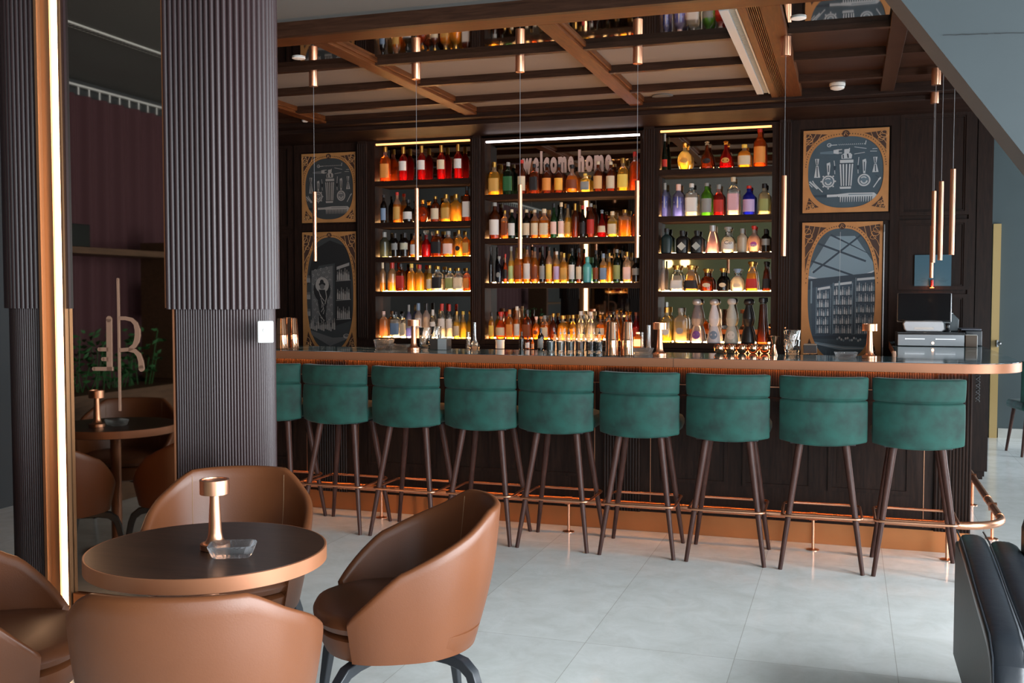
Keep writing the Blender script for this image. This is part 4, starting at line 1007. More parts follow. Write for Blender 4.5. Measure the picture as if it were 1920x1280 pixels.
for u, v, rz, lab in ((752, 655, .1, 'cut glass ashtray at the left part of the bar'), (1206, 663, .1, 'cut glass ashtray beside the polished shakers'), (1586, 671, .1, 'cut glass ashtray left of the right lamp on the bar')):
    p = at(u, v-1, Z=BZ); dup(as0, (p.x, p.y, BZ), rz, lab)
p = at(720, 645, Z=BZ+.03); q = dup(as0, (p.x, p.y+.0, BZ), .1, 'tall stack of cut glass ashtrays at the left end of the bar')
q.location.z = BZ; q.scale = (1, 1, 1.9)

# ------------------------------------------------------------------ black leather armchair, lower right
sf = thing('leather_armchair', 'black leather armchair cut off at the lower right corner', 'armchair', (.395, 3.02, 0))
x0 = .0
def armpath(dx=0):
    return [(dx+.06, 1.22, .565), (dx+.055, 1.0, .575), (dx+.05, .75, .565), (dx+.048, .5, .535), (dx+.045, .28, .52), (dx+.045, .14, .505), (dx+.045, .06, .465), (dx+.045, .03, .38), (dx+.045, .03, .2), (dx+.045, .03, .09)]
def rr(path, hw, hh, n=20, e=3.2):
    rings = []
    for k, p_ in enumerate(path):
        a_ = Vector(path[max(0, k-1)]); b_ = Vector(path[min(len(path)-1, k+1)]); t_ = (b_-a_).normalized(); x_ = Vector((1, 0, 0)); y_ = x_.cross(t_).normalized()
        ring = []
        for i in range(n):
            an = 2*PI*(i+.5)/n; ca, sa = math.cos(an), math.sin(an); q_ = (abs(ca)**e+abs(sa)**e)**(-1/e)
            pt = Vector(p_)+x_*hw*q_*ca+y_*hh*q_*sa; ring.append(tuple(pt))
        rings.append(ring)
    return MB().loops(rings)
MB().prism([(.06, .10), (1.24, .10), (1.24, .55), (1.0, .555), (.75, .545), (.5, .515), (.28, .50), (.15, .485), (.09, .46), (.065, .40)], 'x', .010, .075).build('side_panel', mat('charcoal_leather', (.055, .060, .062), .5, bump=.3, bscale=60), sf, bevel=.01)
rr(armpath(0), .050, .032).build('arm', BLEATH, sf, subsurf=1)
rr(armpath(.115), .055, .036).build('inner_arm_pad', BLEATH, sf, subsurf=1).location = (0, .06, -.035)
for s_ in (.0, .092): MB().tube([(q[0]-.046+s_, q[1]-(.02 if k > 6 else 0), q[2]+(.028 if k < 7 else 0)) for k, q in enumerate(armpath(0))], .0032, 6).build('piping', BLEATH, sf)
MB().box(.16, .95, .05, 1.24, .12, .30).build('base', BLEATH, sf, bevel=.01)
sc_ = MB().box(.235, .90, .06, .98, .30, .45); sc_.build('seat_cushion', BLEATH, sf, bevel=.05, subsurf=0)
bc_ = MB().box(.225, .92, .98, 1.20, .30, .70); o_ = bc_.build('back_cushion', BLEATH, sf, bevel=.06)
for x_ in (.06, .9):
    for y_ in (.1, 1.18): MB().cyl((x_, y_, 0), (x_, y_, .11), .018, .022).build('foot', BLACKM, sf)

# far green chair glimpsed in the hall
hc = thing('green_chair', 'green chair with brown legs glimpsed at the right edge in the hall', 'chair', (1.70, 10.6, 0), .2)
MB().box(-.22, .22, -.22, .22, .42, .50).build('seat', VELVET, hc, bevel=.03); curved_panel(.23, -.24, .50, .88, .05, .06, 0).build('backrest', VELVET, hc, bevel=.01)
for sx in (-1, 1):
    for sy in (-1, 1): MB().cyl((sx*.16, sy*.16, .43), (sx*.21, sy*.2, 0), .02, .012).build('leg', LEGWOOD, hc)
# ================================================================== BOTTLES
# silhouettes: (half width 0..1, height 0..1); the cap starts at 'cap'
SH = {
 'whisky':  ([(.001,0),(.93,0),(1,.015),(1,.58),(.93,.65),(.62,.72),(.38,.78),(.34,.90)], 0, .90, .40, .10, .52),
 'bordeaux':([(.001,0),(.94,0),(1,.015),(1,.60),(.90,.67),(.55,.73),(.40,.78),(.38,.86)], 0, .80, .44, .30, .57),
 'slim':    ([(.001,0),(.92,0),(1,.02),(1,.50),(.85,.60),(.50,.70),(.40,.80),(.38,.90)], 0, .88, .46, .10, .46),
 'square':  ([(.001,0),(.96,0),(1,.015),(1,.62),(.95,.69),(.55,.75),(.34,.79),(.34,.90)], 5, .88, .42, .12, .56),
 'stout':   ([(.001,0),(.95,0),(1,.02),(1,.55),(.92,.64),(.60,.71),(.36,.76),(.36,.86)], 3.2, .85, .44, .10, .50),
 'decanter':([(.001,0),(.55,0),(.62,.02),(.92,.18),(1,.33),(.92,.50),(.60,.63),(.24,.70),(.20,.82)], 0, .80, .34, .20, .46),
 'round':   ([(.001,0),(.80,0),(.95,.05),(1,.25),(.97,.45),(.80,.58),(.45,.66),(.30,.72),(.30,.86)], 0, .84, .40, .14, .46),
 'flask':   ([(.001,0),(.90,0),(.98,.04),(1,.30),(.92,.46),(.66,.58),(.36,.66),(.34,.84)], 0, .82, .52, .12, .42),
 'trapeze': ([(.001,0),(.96,0),(1,.03),(.86,.40),(.66,.66),(.46,.72),(.40,.76),(.40,.84)], 5, .82, .60, .10, .42),
 'flared':  ([(.001,0),(.95,0),(1,.06),(.86,.22),(.80,.40),(.52,.58),(.28,.68),(.20,.86)], 0, .86, .34, .16, .40),
 'cone':    ([(.001,0),(.97,0),(1,.03),(.86,.25),(.62,.55),(.40,.74),(.36,.80)], 0, .78, .42, .10, .40),
 'hour':    ([(.001,0),(.96,0),(1,.03),(.86,.18),(.62,.33),(.50,.38),(.66,.46),(.74,.55),(.62,.68),(.40,.80),(.34,.86)], 0, .86, .62, .08, .28),
 'tallcone':([(.001,0),(.97,0),(1,.02),(.85,.22),(.62,.55),(.46,.86)], 3.2, .87, .62, .06, .18),
 'jug':     ([(.001,0),(.90,0),(1,.06),(1,.42),(.85,.60),(.42,.70),(.30,.74),(.30,.88)], 0, .86, .46, .15, .50),
 'champagne':([(.001,0),(.94,0),(1,.02),(1,.36),(.86,.50),(.52,.64),(.34,.76),(.30,.86)], 0, .80, .40, .10, .30),
}
_BM = {}
def prof_r(prof, z):
    for (r0, z0), (r1, z1) in zip(prof, prof[1:]):
        if z0 <= z <= z1 and z1 > z0: return r0+(r1-r0)*(z-z0)/(z1-z0)
    return prof[-1][0]
def bottle_meshes(sh, fill):
    key = (sh, round(fill, 1))
    if key in _BM: return _BM[key]
    prof, sq, capz, capr, l0, l1 = SH[sh]; seg = 24
    low = [p for p in prof if p[1] < fill]; zf = fill
    lower = low+[(prof_r(prof, fill), fill)]; upper = [(prof_r(prof, fill), fill)]+[p for p in prof if p[1] > fill]
    b = MB(); b.lathe(lower, (0,0,0), seg, 0, sq=sq, cap=False); b.lathe(upper, (0,0,0), seg, 1, sq=sq, cap=False)
    body = b.mesh('body', [GLASS, GLASS], 50)
    c = MB()
    if sh in ('decanter', 'flared'):
        c.lathe([(capr*.7, capz), (capr*.9, capz+.03), (capr*.6, capz+.05), (capr*1.0, capz+.10), (capr*1.1, .95), (capr*.7, .99), (.001, 1)], (0,0,0), 18, 0, cap=False)
    elif sh in ('hour',):
        c.lathe([(capr*.72, capz), (capr*.98, capz+.04), (capr, capz+.08), (capr*.8, .985), (capr*.4, .998), (.001, 1)], (0,0,0), 20, 0, cap=False)
    elif sh in ('flask', 'trapeze', 'tallcone', 'round'):
        c.lathe([(capr*.75, capz), (capr*.75, .90), (capr*1.05, .905), (capr*1.05, .985), (capr*.9, 1), (.001, 1)], (0,0,0), 18, 0, cap=False)
    else:
        c.lathe([(capr, capz-.005), (capr*1.02, capz), (capr, .99), (capr*.85, 1), (.001, 1)], (0,0,0), 16, 0, cap=False)
    cap = c.mesh('cap', [GLASS], 50)
    l = MB(); rings = []
    for z in (l0, (l0+l1)/2, l1):
        r = prof_r(prof, z)*1.02+.01; ring = []
        for i in range(15):
            a = math.radians(-90-62+124*i/14); ca, sa = math.cos(a), math.sin(a); k = (abs(ca)**sq+abs(sa)**sq)**(-1/sq) if sq else 1
            ring.append((r*k*ca, r*k*sa, z))
        rings.append(ring)
    l.loops(rings, close=False); lab = l.mesh('label', [GLASS], 50)
    # diamond / oval badges on the front
    def badge(n, rz):
        g = MB(); zc = (l0+l1)/2; ring = []
        for i in range(n):
            a = 2*PI*i/n+PI/2; x = (.72 if n == 4 else .56)*math.cos(a); z = zc+rz*math.sin(a); r = prof_r(prof, z)*1.03+.01
            x = max(-r*.98, min(r*.98, x)); y = -math.sqrt(max(0, r*r-x*x)) if not sq else -r*1.0
            ring.append((x, y, z))
        g.add([(0, -(prof_r(prof, zc)*1.03+.015), zc)]+ring, [(0, i+1, (i+1) % n+1) for i in range(n)]); return g.mesh('label', [GLASS], 50)
    _BM[key] = (body, cap, lab, badge(4, .19), badge(16, .095)); return _BM[key]
def liq(c, dens=.5):
    n = 'liquid_%02x%02x%02x' % tuple(int(255*q) for q in c)
    t = [min(1, q**.55) for q in c]; return glassy(n, t, [min(1, q*1.15) for q in c], 0, .5, rough=.05)
def solid(c, rough=.4, metal=0):
    n = 'paint_%02x%02x%02x_%d' % (*[int(255*q) for q in c], int(rough*10+metal*100)); return mat(n, c, rough, metal)
AM = (.80, .30, .035); GO = (.95, .50, .07); RD = (.42, .010, .012); OR = (.90, .16, .02); BR = (.22, .05, .012); DK = (.020, .016, .014); CL = (.85, .86, .84); YE = (.90, .66, .12)
GN = (.02, .12, .04); DG = (.012, .035, .020); BLU = (.03, .05, .75); LB = (.25, .30, .85); PK = (.90, .62, .55); LG = (.18, .55, .05)
cream, wht, blk, gry, red, gld, org, blu, olv, lil = (.72, .62, .44), (.72, .72, .70), (.015, .015, .018), (.28, .30, .30), (.50, .03, .02), (.60, .34, .08), (.80, .30, .06), (.20, .30, .45), (.30, .34, .12), (.55, .42, .70)
frost = 'F'
# each entry: u of its centre, v of its top, width px, silhouette, contents, fill, label (colour, 'r' wrap / 'd' diamond / 'o' oval / None), cap colour, words
ROWS = {
 ('left', 0): ('top', [
  (722.8,275,17,'stout',OR,.7,(org,'r'),gld,'orange-red square bottle with orange label'),(755.6,274.7,15,'bordeaux',RD,.5,(wht,'r'),gld,'dark red bottle with white label and gold neck'),
  (791,273,15,'bordeaux',RD,.5,(wht,'r'),gld,'dark red bottle with white label and gold neck'),(827,272,15,'bordeaux',RD,.3,(cream,'r'),gld,'dark red bottle with tall cream label, gold neck'),(859.5,270,15,'bordeaux',RD,.5,(wht,'r'),gld,'dark red bottle with white label and gold neck')]),
 ('left', 1): ('second', [
  (719.7,365,11,'whisky',DK,.8,(blu,'r'),blk,'slim dark bottle with blue-grey label'),(744,360,14,'whisky',AM,.6,(gld,'r'),red,'amber bottle with gold label and red top'),(765.8,374,19,'round',DK,.6,(wht,'r'),blk,'squat dark bottle with wide white label'),
  (791.6,373,27,'decanter',BR,.4,None,gld,'round clear decanter half full of brown spirit'),(816.6,368,16,'whisky',BR,.6,(cream,'r'),gld,'brown bottle with low cream label'),(836,364,17,'stout',GO,.7,(gld,'r'),gld,'glowing golden bottle with yellow cap'),
  (855.6,364,19,'stout',GO,.8,None,gld,'stout golden bottle without label'),(875,349,14,'square',BR,.8,(wht,'r'),blk,'tall dark red-brown bottle with white label')]),
 ('left', 2): ('third', [
  (721.4,435,16,'bordeaux',(.16,.19,.15),.9,None,gry,'frosted grey-green bottle'),(740,437,13,'bordeaux',DK,.8,(gry,'r'),blk,'black bottle with grey label'),(759,436,16,'bordeaux',DK,.8,((.50,.52,.40),'r'),blk,'black bottle with pale green label'),
  (776,437,14,'whisky',AM,.7,(wht,'r'),blk,'amber bottle with white and red label'),(799.6,432,20,'flask',RD,.5,None,CL,'red-brown flask with round clear stopper'),(819,432,21,'square',BR,.6,(blk,'r'),gld,'broad dark decanter with gold stopper'),
  (841,433,18,'stout',AM,.7,(PK,'r'),gry,'amber bottle with large rosy label'),(860,431,17,'stout',GO,.7,(blk,'o'),gld,'golden bottle with round black seal'),(874,435,13,'square',AM,.8,(gld,'r'),gld,'square amber bottle with brown label')]),
 ('left', 3): ('fourth', [
  (718,492,16,'bordeaux',GO,.3,None,cream,'clear bottle a third full of golden spirit'),(735,492,17,'bordeaux',GO,.3,None,red,'clear bottle with golden spirit and red seal'),(752,494,15,'square',BR,.6,(red,'r'),blk,'dark bottle with red label'),
  (771,494,18,'stout',GO,.7,None,YE,'glowing golden bottle with yellow cap'),(787,496,20,'stout',GO,.7,None,red,'wide golden bottle with red cap'),(805,497,14,'slim',YE,.7,(cream,'r'),gld,'yellow bottle with cream label and cork'),
  (821,499,20,'square',CL,.5,(blk,'r'),gld,'square clear bottle with black label'),(843,502,16,'square',CL,.6,(olv,'r'),gld,'square clear bottle with olive label'),(860,502,18,'square',CL,.6,(cream,'r'),gld,'square clear bottle with cream label'),(875,502,12,'square',OR,.6,(org,'r'),gld,'square clear bottle with orange label')]),
 ('left', 4): ('bottom', [
  (720,583,17,'square',(.90,.48,.25),.7,None,PK,'square rosy bottle'),(741,584,18,'square',CL,.7,(blu,'r'),blk,'square clear bottle with pale blue label'),(755.5,587,12,'square',CL,.6,(cream,'r'),blk,'narrow clear bottle with beige label'),(766,571,12,'bordeaux',LB,.4,(gry,'r'),gry,'slim bottle with blue base and round badge'),
  (785,568,15,'bordeaux',frost,.5,(wht,'r'),blu,'frosted vodka bottle with blue cap'),(799,568,14,'bordeaux',frost,.5,None,blk,'plain frosted bottle with dark cap'),(812,580,13,'bordeaux',CL,.5,(wht,'r'),wht,'clear bottle with tall white label'),
  (828,569,15,'bordeaux',CL,.5,(wht,'r'),red,'clear bottle with white label and red cap'),(843,570,14,'bordeaux',CL,.5,(wht,'r'),red,'clear bottle with red cap and narrow label'),(856,583,13,'slim',YE,.6,(cream,'r'),gld,'yellow bottle with small dark badge'),(869,583,12,'slim',YE,.6,None,YE,'yellow-green bottle')]),
 ('centre', 0): ('top', [
  (927,304,19,'stout',GO,.7,(gld,'r'),gld,'golden cut glass bottle'),(952.5,304,16,'square',DG,.8,(GN,'r'),gry,'dark green square bottle'),(979,300,15,'whisky',BR,.5,(cream,'r'),red,'brown bottle with cream label and red cap'),(1001,307,14,'square',BR,.6,(blk,'r'),blk,'dark square bottle with gold print'),
  (1026,308,17,'whisky',BR,.6,(org,'r'),blk,'dark bottle with orange label'),(1047.7,308,16,'whisky',BR,.6,(GO,'r'),blk,'dark bottle with yellow label'),(1073,309,21,'round',AM,.6,(BR,'r'),blk,'round-shouldered amber bottle'),(1097,325,15,'square',YE,.7,(gry,'r'),YE,'small square yellow bottle with grey label'),
  (1122,303,16,'whisky',BR,.6,((.75,.45,.18),'r'),cream,'brown bottle with tan label'),(1145,303,16,'whisky',BR,.6,(cream,'r'),cream,'brown bottle with cream label and script'),(1168.5,296.6,18,'stout',GO,.7,(YE,'r'),gld,'tall golden bottle with pale yellow label'),(1190,284,15,'square',OR,.8,None,red,'tall square orange bottle')]),
 ('centre', 1): ('second', [
  (928,379.5,19,'whisky',BR,.4,(wht,'r'),gry,'dark bottle with big white label'),(946,394,12,'square',AM,.6,(BR,'r'),gld,'narrow amber bottle with dark label'),(960,392.6,14,'whisky',DG,.6,(wht,'r'),cream,'dark green bottle with white label'),
  (987,392.6,14,'whisky',DK,.6,(cream,'r'),cream,'dark bottle with cream label and cork'),(1003,393,15,'whisky',AM,.6,(cream,'r'),cream,'amber bottle with cream label'),(1020,391,17,'stout',AM,.6,(cream,'r'),cream,'broad amber bottle with cream label'),(1038.7,381,13,'slim',GN,.6,(PK,'r'),blk,'green bottle with peach label'),(1052,379,13,'slim',CL,.4,(PK,'r'),cream,'clear bottle with pale pink label'),
  (1065,383,13,'slim',GO,.6,(gld,'r'),blk,'golden bottle with black cap'),(1078,381,14,'bordeaux',BR,.6,None,gld,'tall unlabelled brown bottle'),(1093,385,12,'slim',DK,.7,(blk,'r'),red,'slim black bottle with red seal'),(1107.5,381,15,'whisky',BR,.5,(red,'r'),gry,'brown bottle with greyish red label'),
  (1129,393,19,'flared',RD,.6,(cream,'r'),blu,'flared red decanter with dark stopper'),(1148,396,18,'stout',YE,.6,(cream,'r'),cream,'yellow bottle with cream label'),(1172,393,23,'square',AM,.6,None,gld,'wide squat amber decanter with gold stopper'),(1191,389,14,'square',BR,.6,None,blk,'dark bottle partly behind the pendant')]),
 ('centre', 2): ('third', [
  (920.5,462,12,'slim',DK,.8,None,blk,'tall black bottle'),(935.5,480,13,'round',(.015,.02,.045),.8,(gry,'o'),gry,'round black-blue bottle with small badge'),(948,476,10,'round',OR,.7,(blk,'r'),red,'small red bottle with round top'),(958,461.6,13,'slim',YE,.6,((.45,.60,.25),'r'),gry,'yellow bottle with pale green label'),
  (972.5,464,15,'stout',AM,.7,(BR,'r'),gld,'amber bottle with brown picture label'),(988,460.7,14,'whisky',AM,.7,(wht,'r'),blk,'amber bottle with black and white label'),(1003,463,14,'slim',AM,.7,(BR,'r'),blk,'amber-brown bottle with dark label'),(1016.5,461,12,'slim',DK,.7,(gry,'r'),blk,'slim dark bottle with grey label'),
  (1030,463,13,'whisky',AM,.5,(YE,'r'),blk,'dark amber bottle with yellow base label'),(1043.5,471,14,'whisky',GO,.6,(lil,'r'),wht,'golden bottle with blue star on white label'),(1057.5,474,15,'stout',GO,.7,(gld,'r'),gld,'golden bottle with black figure label'),(1072,465,13,'whisky',DG,.6,(wht,'r'),blk,'dark green bottle with square white label'),
  (1086,465,12,'slim',BR,.6,(cream,'r'),blk,'dark brown bottle with cream label'),(1101,481,18,'bordeaux',('S',(.10,.42,.42)),.9,None,(.10,.42,.42),'matt teal round-shouldered bottle'),(1117.5,469,12,'slim',DG,.7,(BR,'r'),blk,'dark green bottle with brown label'),(1131,475,15,'stout',GO,.6,(blu,'r'),blu,'golden bottle with slate blue label'),
  (1143,474,11,'slim',GO,.7,None,gld,'slim glowing golden bottle'),(1156.5,467,15,'whisky',DG,.7,(olv,'r'),gry,'dark green bottle with two-tone label'),(1176,472,15,'stout',(.90,.55,.25),.5,(PK,'r'),gld,'pale amber bottle'),(1192,483,15,'bordeaux',DK,.9,(gry,'r'),blk,'black bottle with a grey band')]),
 ('centre', 3): ('bottom', [
  (922,585,14,'stout',GO,.7,(YE,'r'),blk,'golden bottle with yellow label'),(938.7,584,20,'flask',OR,.7,(cream,'r'),red,'bourbon flask with cream label and red wax'),(956,580,13,'stout',AM,.8,(org,'r'),org,'amber bottle with orange cap'),(969,574,12,'slim',AM,.6,(wht,'r'),wht,'slim bottle with tall white label'),
  (988.5,580,18,'stout',BR,.8,(BR,'r'),blk,'broad red-brown bottle with black cap'),(1005,593,17,'round',AM,.7,(BR,'o'),PK,'round amber bottle with glass stopper'),(1021.5,591,14,'stout',AM,.6,(cream,'r'),gry,'amber bottle with peach label and grey cap'),(1037,587,15,'round',BR,.6,None,gld,'brown bottle with gold collar'),
  (1055.5,591,20,'jug',GO,.7,None,gld,'big golden jug bottle'),(1074,590,14,'jug',GO,.7,None,gld,'small golden jug bottle'),(1089.5,583,15,'jug',(.8,.7,.5),.6,None,wht,'clear jug bottle with white cork'),(1107,584,15.5,'jug',(.75,.68,.55),.6,None,wht,'second clear jug bottle with white cork'),
  (1126,588,17,'decanter',AM,.6,(cream,'r'),gld,'amber decanter with gold crown stopper'),(1142,590,12,'square',AM,.6,None,blk,'plain square amber bottle'),(1157,580,15,'flared',AM,.7,None,gld,'amber flared decanter with tall stopper'),(1175,583,18,'flared',OR,.7,None,gld,'orange flared decanter with tall stopper'),(1193,585,12,'slim',RD,.7,(red,'r'),BR,'red-brown bottle in the corner')]),
 ('right', 0): ('top', [
  (1247,251,16,'champagne',DG,.8,(red,'r'),gry,'dark green champagne-like bottle with red label'),(1283.6,266,38,'decanter',YE,.3,(gld,'o'),gld,'round flat golden decanter with starburst facets'),(1326,265,33,'flared',BR,.5,(blk,'o'),CL,'broad dark decanter with clear ring stopper'),(1361,263.6,34,'flared',RD,.5,(gld,'o'),gld,'flared red-brown cognac decanter with gold cap'),
  (1396,271,21,'stout',GO,.7,(cream,'r'),YE,'square golden bottle with cream label'),(1425,240,21,'whisky',OR,.9,(org,'r'),red,'tall orange-red bottle')]),
 ('right', 1): ('second', [
  (1247,343,18,'bordeaux',LB,.6,(wht,'d'),gry,'blue bottle with white diamond label'),(1272,345,19,'bordeaux',LB,.6,(wht,'d'),PK,'violet-blue bottle with white diamond label'),(1297,344,20,'square',CL,.7,(wht,'r'),wht,'clear square bottle with white label'),(1325,342.5,19,'whisky',LG,.8,(gry,'r'),gry,'bright green bottle with silver band'),
  (1348,345.6,17,'stout',red,.7,(red,'r'),gry,'red-labelled bottle'),(1375,331.6,19,'square',CL,.6,((.70,.42,.50),'r'),cream,'tall clear bottle with pink band'),(1404.7,348,21,'whisky',BLU,.8,(lil,'r'),red,'deep blue bottle with red cap'),(1433.6,344,20,'stout',(.85,.82,.55),.7,(olv,'r'),blk,'clear bottle with lime green label')]),
 ('right', 2): ('third', [
  (1250.4,428,20,'stout',('S',(.012,.030,.034)),.8,None,blk,'broad black-green bottle'),(1279.4,432,21,'stout',('S',(.010,.011,.013)),.8,((.50,.55,.52),'d'),blk,'black apothecary bottle with pale diamond label'),(1307,432,21,'stout',('S',(.010,.011,.013)),.8,((.36,.42,.42),'d'),blk,'black apothecary bottle with grey diamond label'),(1335.7,422,28,'cone',(.90,.62,.70),.6,None,SILVER,'conical pink bottle with silver cap'),
  (1365,425,24,'flask',CL,.6,(wht,'r'),gry,'clear round-shouldered bottle lettered Co'),(1391.6,428,19,'bordeaux',('S',(.45,.38,.28)),.8,None,gry,'matt beige stoneware bottle'),(1414,423,23,'round',PK,.6,((.30,.06,.30),'o'),red,'white bottle with round purple badge and red cap'),(1436,429,16,'bordeaux',DK,.8,(gry,'r'),blk,'dark bottle with grey label')]),
 ('right', 3): ('fourth', [
  (1243.7,488,18,'bordeaux',frost,.8,None,gry,'frosted pale pink bottle'),(1268.7,497,25,'trapeze',CL,.6,(wht,'r'),gld,'tapered clear bottle with white label'),(1296,497,26,'trapeze',(.8,.5,.2),.6,(blk,'r'),gld,'tapered bottle with black and red label'),(1325.6,503.5,26,'flask',BR,.8,(cream,'o'),gld,'round-shouldered brown flask with cream label'),
  (1356,502.5,23,'flask',DK,.8,(cream,'o'),gld,'black-brown flask with cream label'),(1382.5,503.5,27,'flask',CL,.7,(cream,'o'),blu,'clear flask with pale label and blue neck'),(1410,490,22,'trapeze',GO,.6,(red,'r'),gld,'tapered golden bottle with red label'),(1437,490,20,'trapeze',BR,.8,(blk,'r'),blk,'tapered brown bottle with black label')]),
 ('right', 4): ('bottom', [
  (1250,575.6,22,'stout',YE,.6,(wht,'o'),gld,'yellow bottle with oval label'),(1276,577,22,'square',(.92,.75,.45),.6,((.3,.32,.34),'o'),gry,'pale gold bottle with grey oval label'),(1307,560,26,'hour',(.75,.68,.82),.3,((.20,.08,.35),'o'),SILVER,'hourglass clear bottle with violet base'),(1339,560,28,'hour',('S',(.68,.70,.78)),.5,(blu,'o'),SILVER,'hourglass white ceramic bottle painted blue'),
  (1372,559,26,'hour',('S',(.50,.52,.48)),.5,(wht,'o'),(.5,.5,.5),'hourglass pale grey ceramic bottle'),(1403,560,27,'hour',('S',(.014,.014,.015)),.5,None,blk,'hourglass matt black ceramic bottle'),(1430,558,21,'tallcone',BR,.2,None,blk,'tall tapering brown bottle with black stopper')]),
}
ORD = ['first', 'second', 'third', 'fourth', 'fifth', 'sixth', 'seventh', 'eighth', 'ninth', 'tenth', 'eleventh', 'twelfth', 'thirteenth', 'fourteenth', 'fifteenth', 'sixteenth', 'seventeenth', 'eighteenth', 'nineteenth', 'twentieth']
FROST = glassy('frosted_glass', (.85, .78, .76), (.85, .78, .76), 0, .75, rough=.4)
def body_mat(c):
    if c == frost: return FROST
    if isinstance(c[0], str): return mat('ceramic_%02x%02x%02x' % tuple(int(255*q) for q in c[1]), c[1], .30)
    return liq(c)
YB = 9.035
def part(name, me, m, parent, extra=None):
    o_ = bpy.data.objects.new(name, me); C.objects.link(o_); o_.parent = parent
    for i in range(len(me.materials)):
        s_ = o_.material_slots[i]; s_.link = 'OBJECT'; s_.material = m if i == 0 else (extra or m)
    return o_
def zscale(zs_, Y): return zs_
for (cab, k), (sname, row) in ROWS.items():
    zsh = CABS[cab][2][k+1]; cx0, cx1 = CABS[cab][0]+.012, CABS[cab][1]-.012
    placed = []
    for (u, v, wpx, sh, col, fill, lab, cap, words) in row:
        p = at(u, v, Y=YB); D = (p.x*_Fw[0]+p.y*_Fw[1]); hw = wpx*D/F/2*1.0; placed.append([p.x, p.z-zsh-.001, hw*1.10])
    lim = [min(p_[2], .062) for p_ in placed]
    for i in range(len(placed)-1):      # keep neighbours from intersecting
        d = (placed[i+1][0]-placed[i][0])*.935; s_ = placed[i][2]+placed[i+1][2]
        if s_ > d: lim[i] = min(lim[i], placed[i][2]*d/s_); lim[i+1] = min(lim[i+1], placed[i+1][2]*d/s_)
    for i in range(len(placed)):
        x, h, hw = placed[i]; hw = lim[i]
        hw = min(hw, x-cx0, cx1-x) if min(x-cx0, cx1-x) > .012 else hw*.8
        placed[i][2] = hw
    for i, ((x, h, hw), (u, v, wpx, sh, col, fill, lab, cap, words)) in enumerate(zip(placed, row)):
        body, capm, labm, dia, oval = bottle_meshes(sh, fill)
        x = min(max(x, cx0+hw), cx1-hw)
        dy = min(hw, .056)
        t = thing('liquor_bottle', '%s, %s from left, %s shelf, %s cabinet' % (words, ORD[i], sname, cab), 'bottle', (x, min(YB+(.006 if i % 2 else -.006), 9.10-dy), zsh+.001), 0, 'bottles on the %s shelf of the %s cabinet' % (sname, cab))
        t.scale = (hw, dy, h)
        bm_ = body_mat(col); dark = isinstance(col[0], str) or col in (DK, DG, BR, BLU, LG, GN, RD) or col == frost
        part('body', body, bm_, t, bm_ if dark else (GLASS if col in (CL,) else liq(tuple(min(1, q*.6+.35) for q in col)) if not dark else bm_))
        cm = cap if not isinstance(cap, tuple) else (GLASSC if cap == CL else solid(cap, .35, 1 if cap == gld else 0))
        part('cap', capm, cm, t)
        if lab:
            lc, lt = lab; part('label', {'r': labm, 'd': dia, 'o': oval}[lt], solid(lc, .6), t)
# second row of shorter bottles crowded on the lower centre shelf is mirrored by the glass behind
p = at(1357, 455, Y=8.96); place = [('Co', 1358, 1372, 455, 9.035, .045), ('OPIHR', 1406.5, 1421.5, 459, 9.035, .025)]
for txt, u0, u1, v, yb, sz in place:
    q0 = at(u0, v, Y=8.972); q1 = at(u1, v, Y=8.972)
    host = min([o_ for o_ in C.objects if o_.name.startswith('liquor_bottle')], key=lambda o_: (o_.location.x-(q0.x+q1.x)/2)**2+(o_.location.z-q0.z+.12)**2)
    o_ = place_text('lettering', txt, q0.x, q1.x, q0.z-.012, host.location.y-host.scale[1]*1.07-.004, sz, solid((.05, .06, .10) if txt == 'Co' else (.75, .72, .78), .6), ext=.0004)
    hx, hy, hz = host.location; me = o_.data
    for vv in me.vertices:
        vv.co.x = (vv.co.x+o_.location.x-hx)/host.scale[0]; vv.co.y = (vv.co.y+o_.location.y-hy)/host.scale[1]; vv.co.z = (vv.co.z+o_.location.z-hz)/host.scale[2]
    o_.location = (0, 0, 0); o_.parent = host
# painted pattern on the white ceramic bottle: blue bands and eyes
# ================================================================== THINGS ON THE BAR
def onbar(u, v): 
    p = at(u, v, Z=BZ); return p.x, p.y
def make_shaker(label, x, y, h=.20, r0=.030, r1=.043, grp='polished copper shaker tins'):
    t = thing('shaker_tin', label, 'shaker', (x, y, BZ), 0, grp)
    MB().lathe([(r1, 0), (r1+.0015, .002), (r1, .006), (r1-.0035, h*.45), (r1-.001, h*.455), (r1-.002, h*.47), (r0+.002, h*.97), (r0, h), (.001, h)], (0, 0, 0), 40, cap=False).build('lower_tin', COPPERP, t)
    MB().lathe([(r1-.0025, h*.47), (r1-.001, h*.478), (r1-.0022, h*.49)], (0, 0, 0), 40, cap=False).build('rim', COPPERP, t)
    return t
for i, (u, v, lab) in enumerate(((529, 654, 'copper shaker tins standing closest to the fluted column'), (540, 657, 'middle one of the copper shaker tins beside the column'), (549, 655, 'rightmost copper shaker tin beside the fluted column'))):
    x, y = onbar(u, 656); y2 = (6.40, 6.66, 6.53)[i]; make_shaker(lab, x*y2/y, y2, .215)
x, y = onbar(1148, 666); make_shaker('left one of the two polished copper shakers on the bar', x, y-.01, .212)
x, y = onbar(1173, 666); make_shaker('right one of the two polished copper shakers on the bar', x+.008, y+.005, .212)
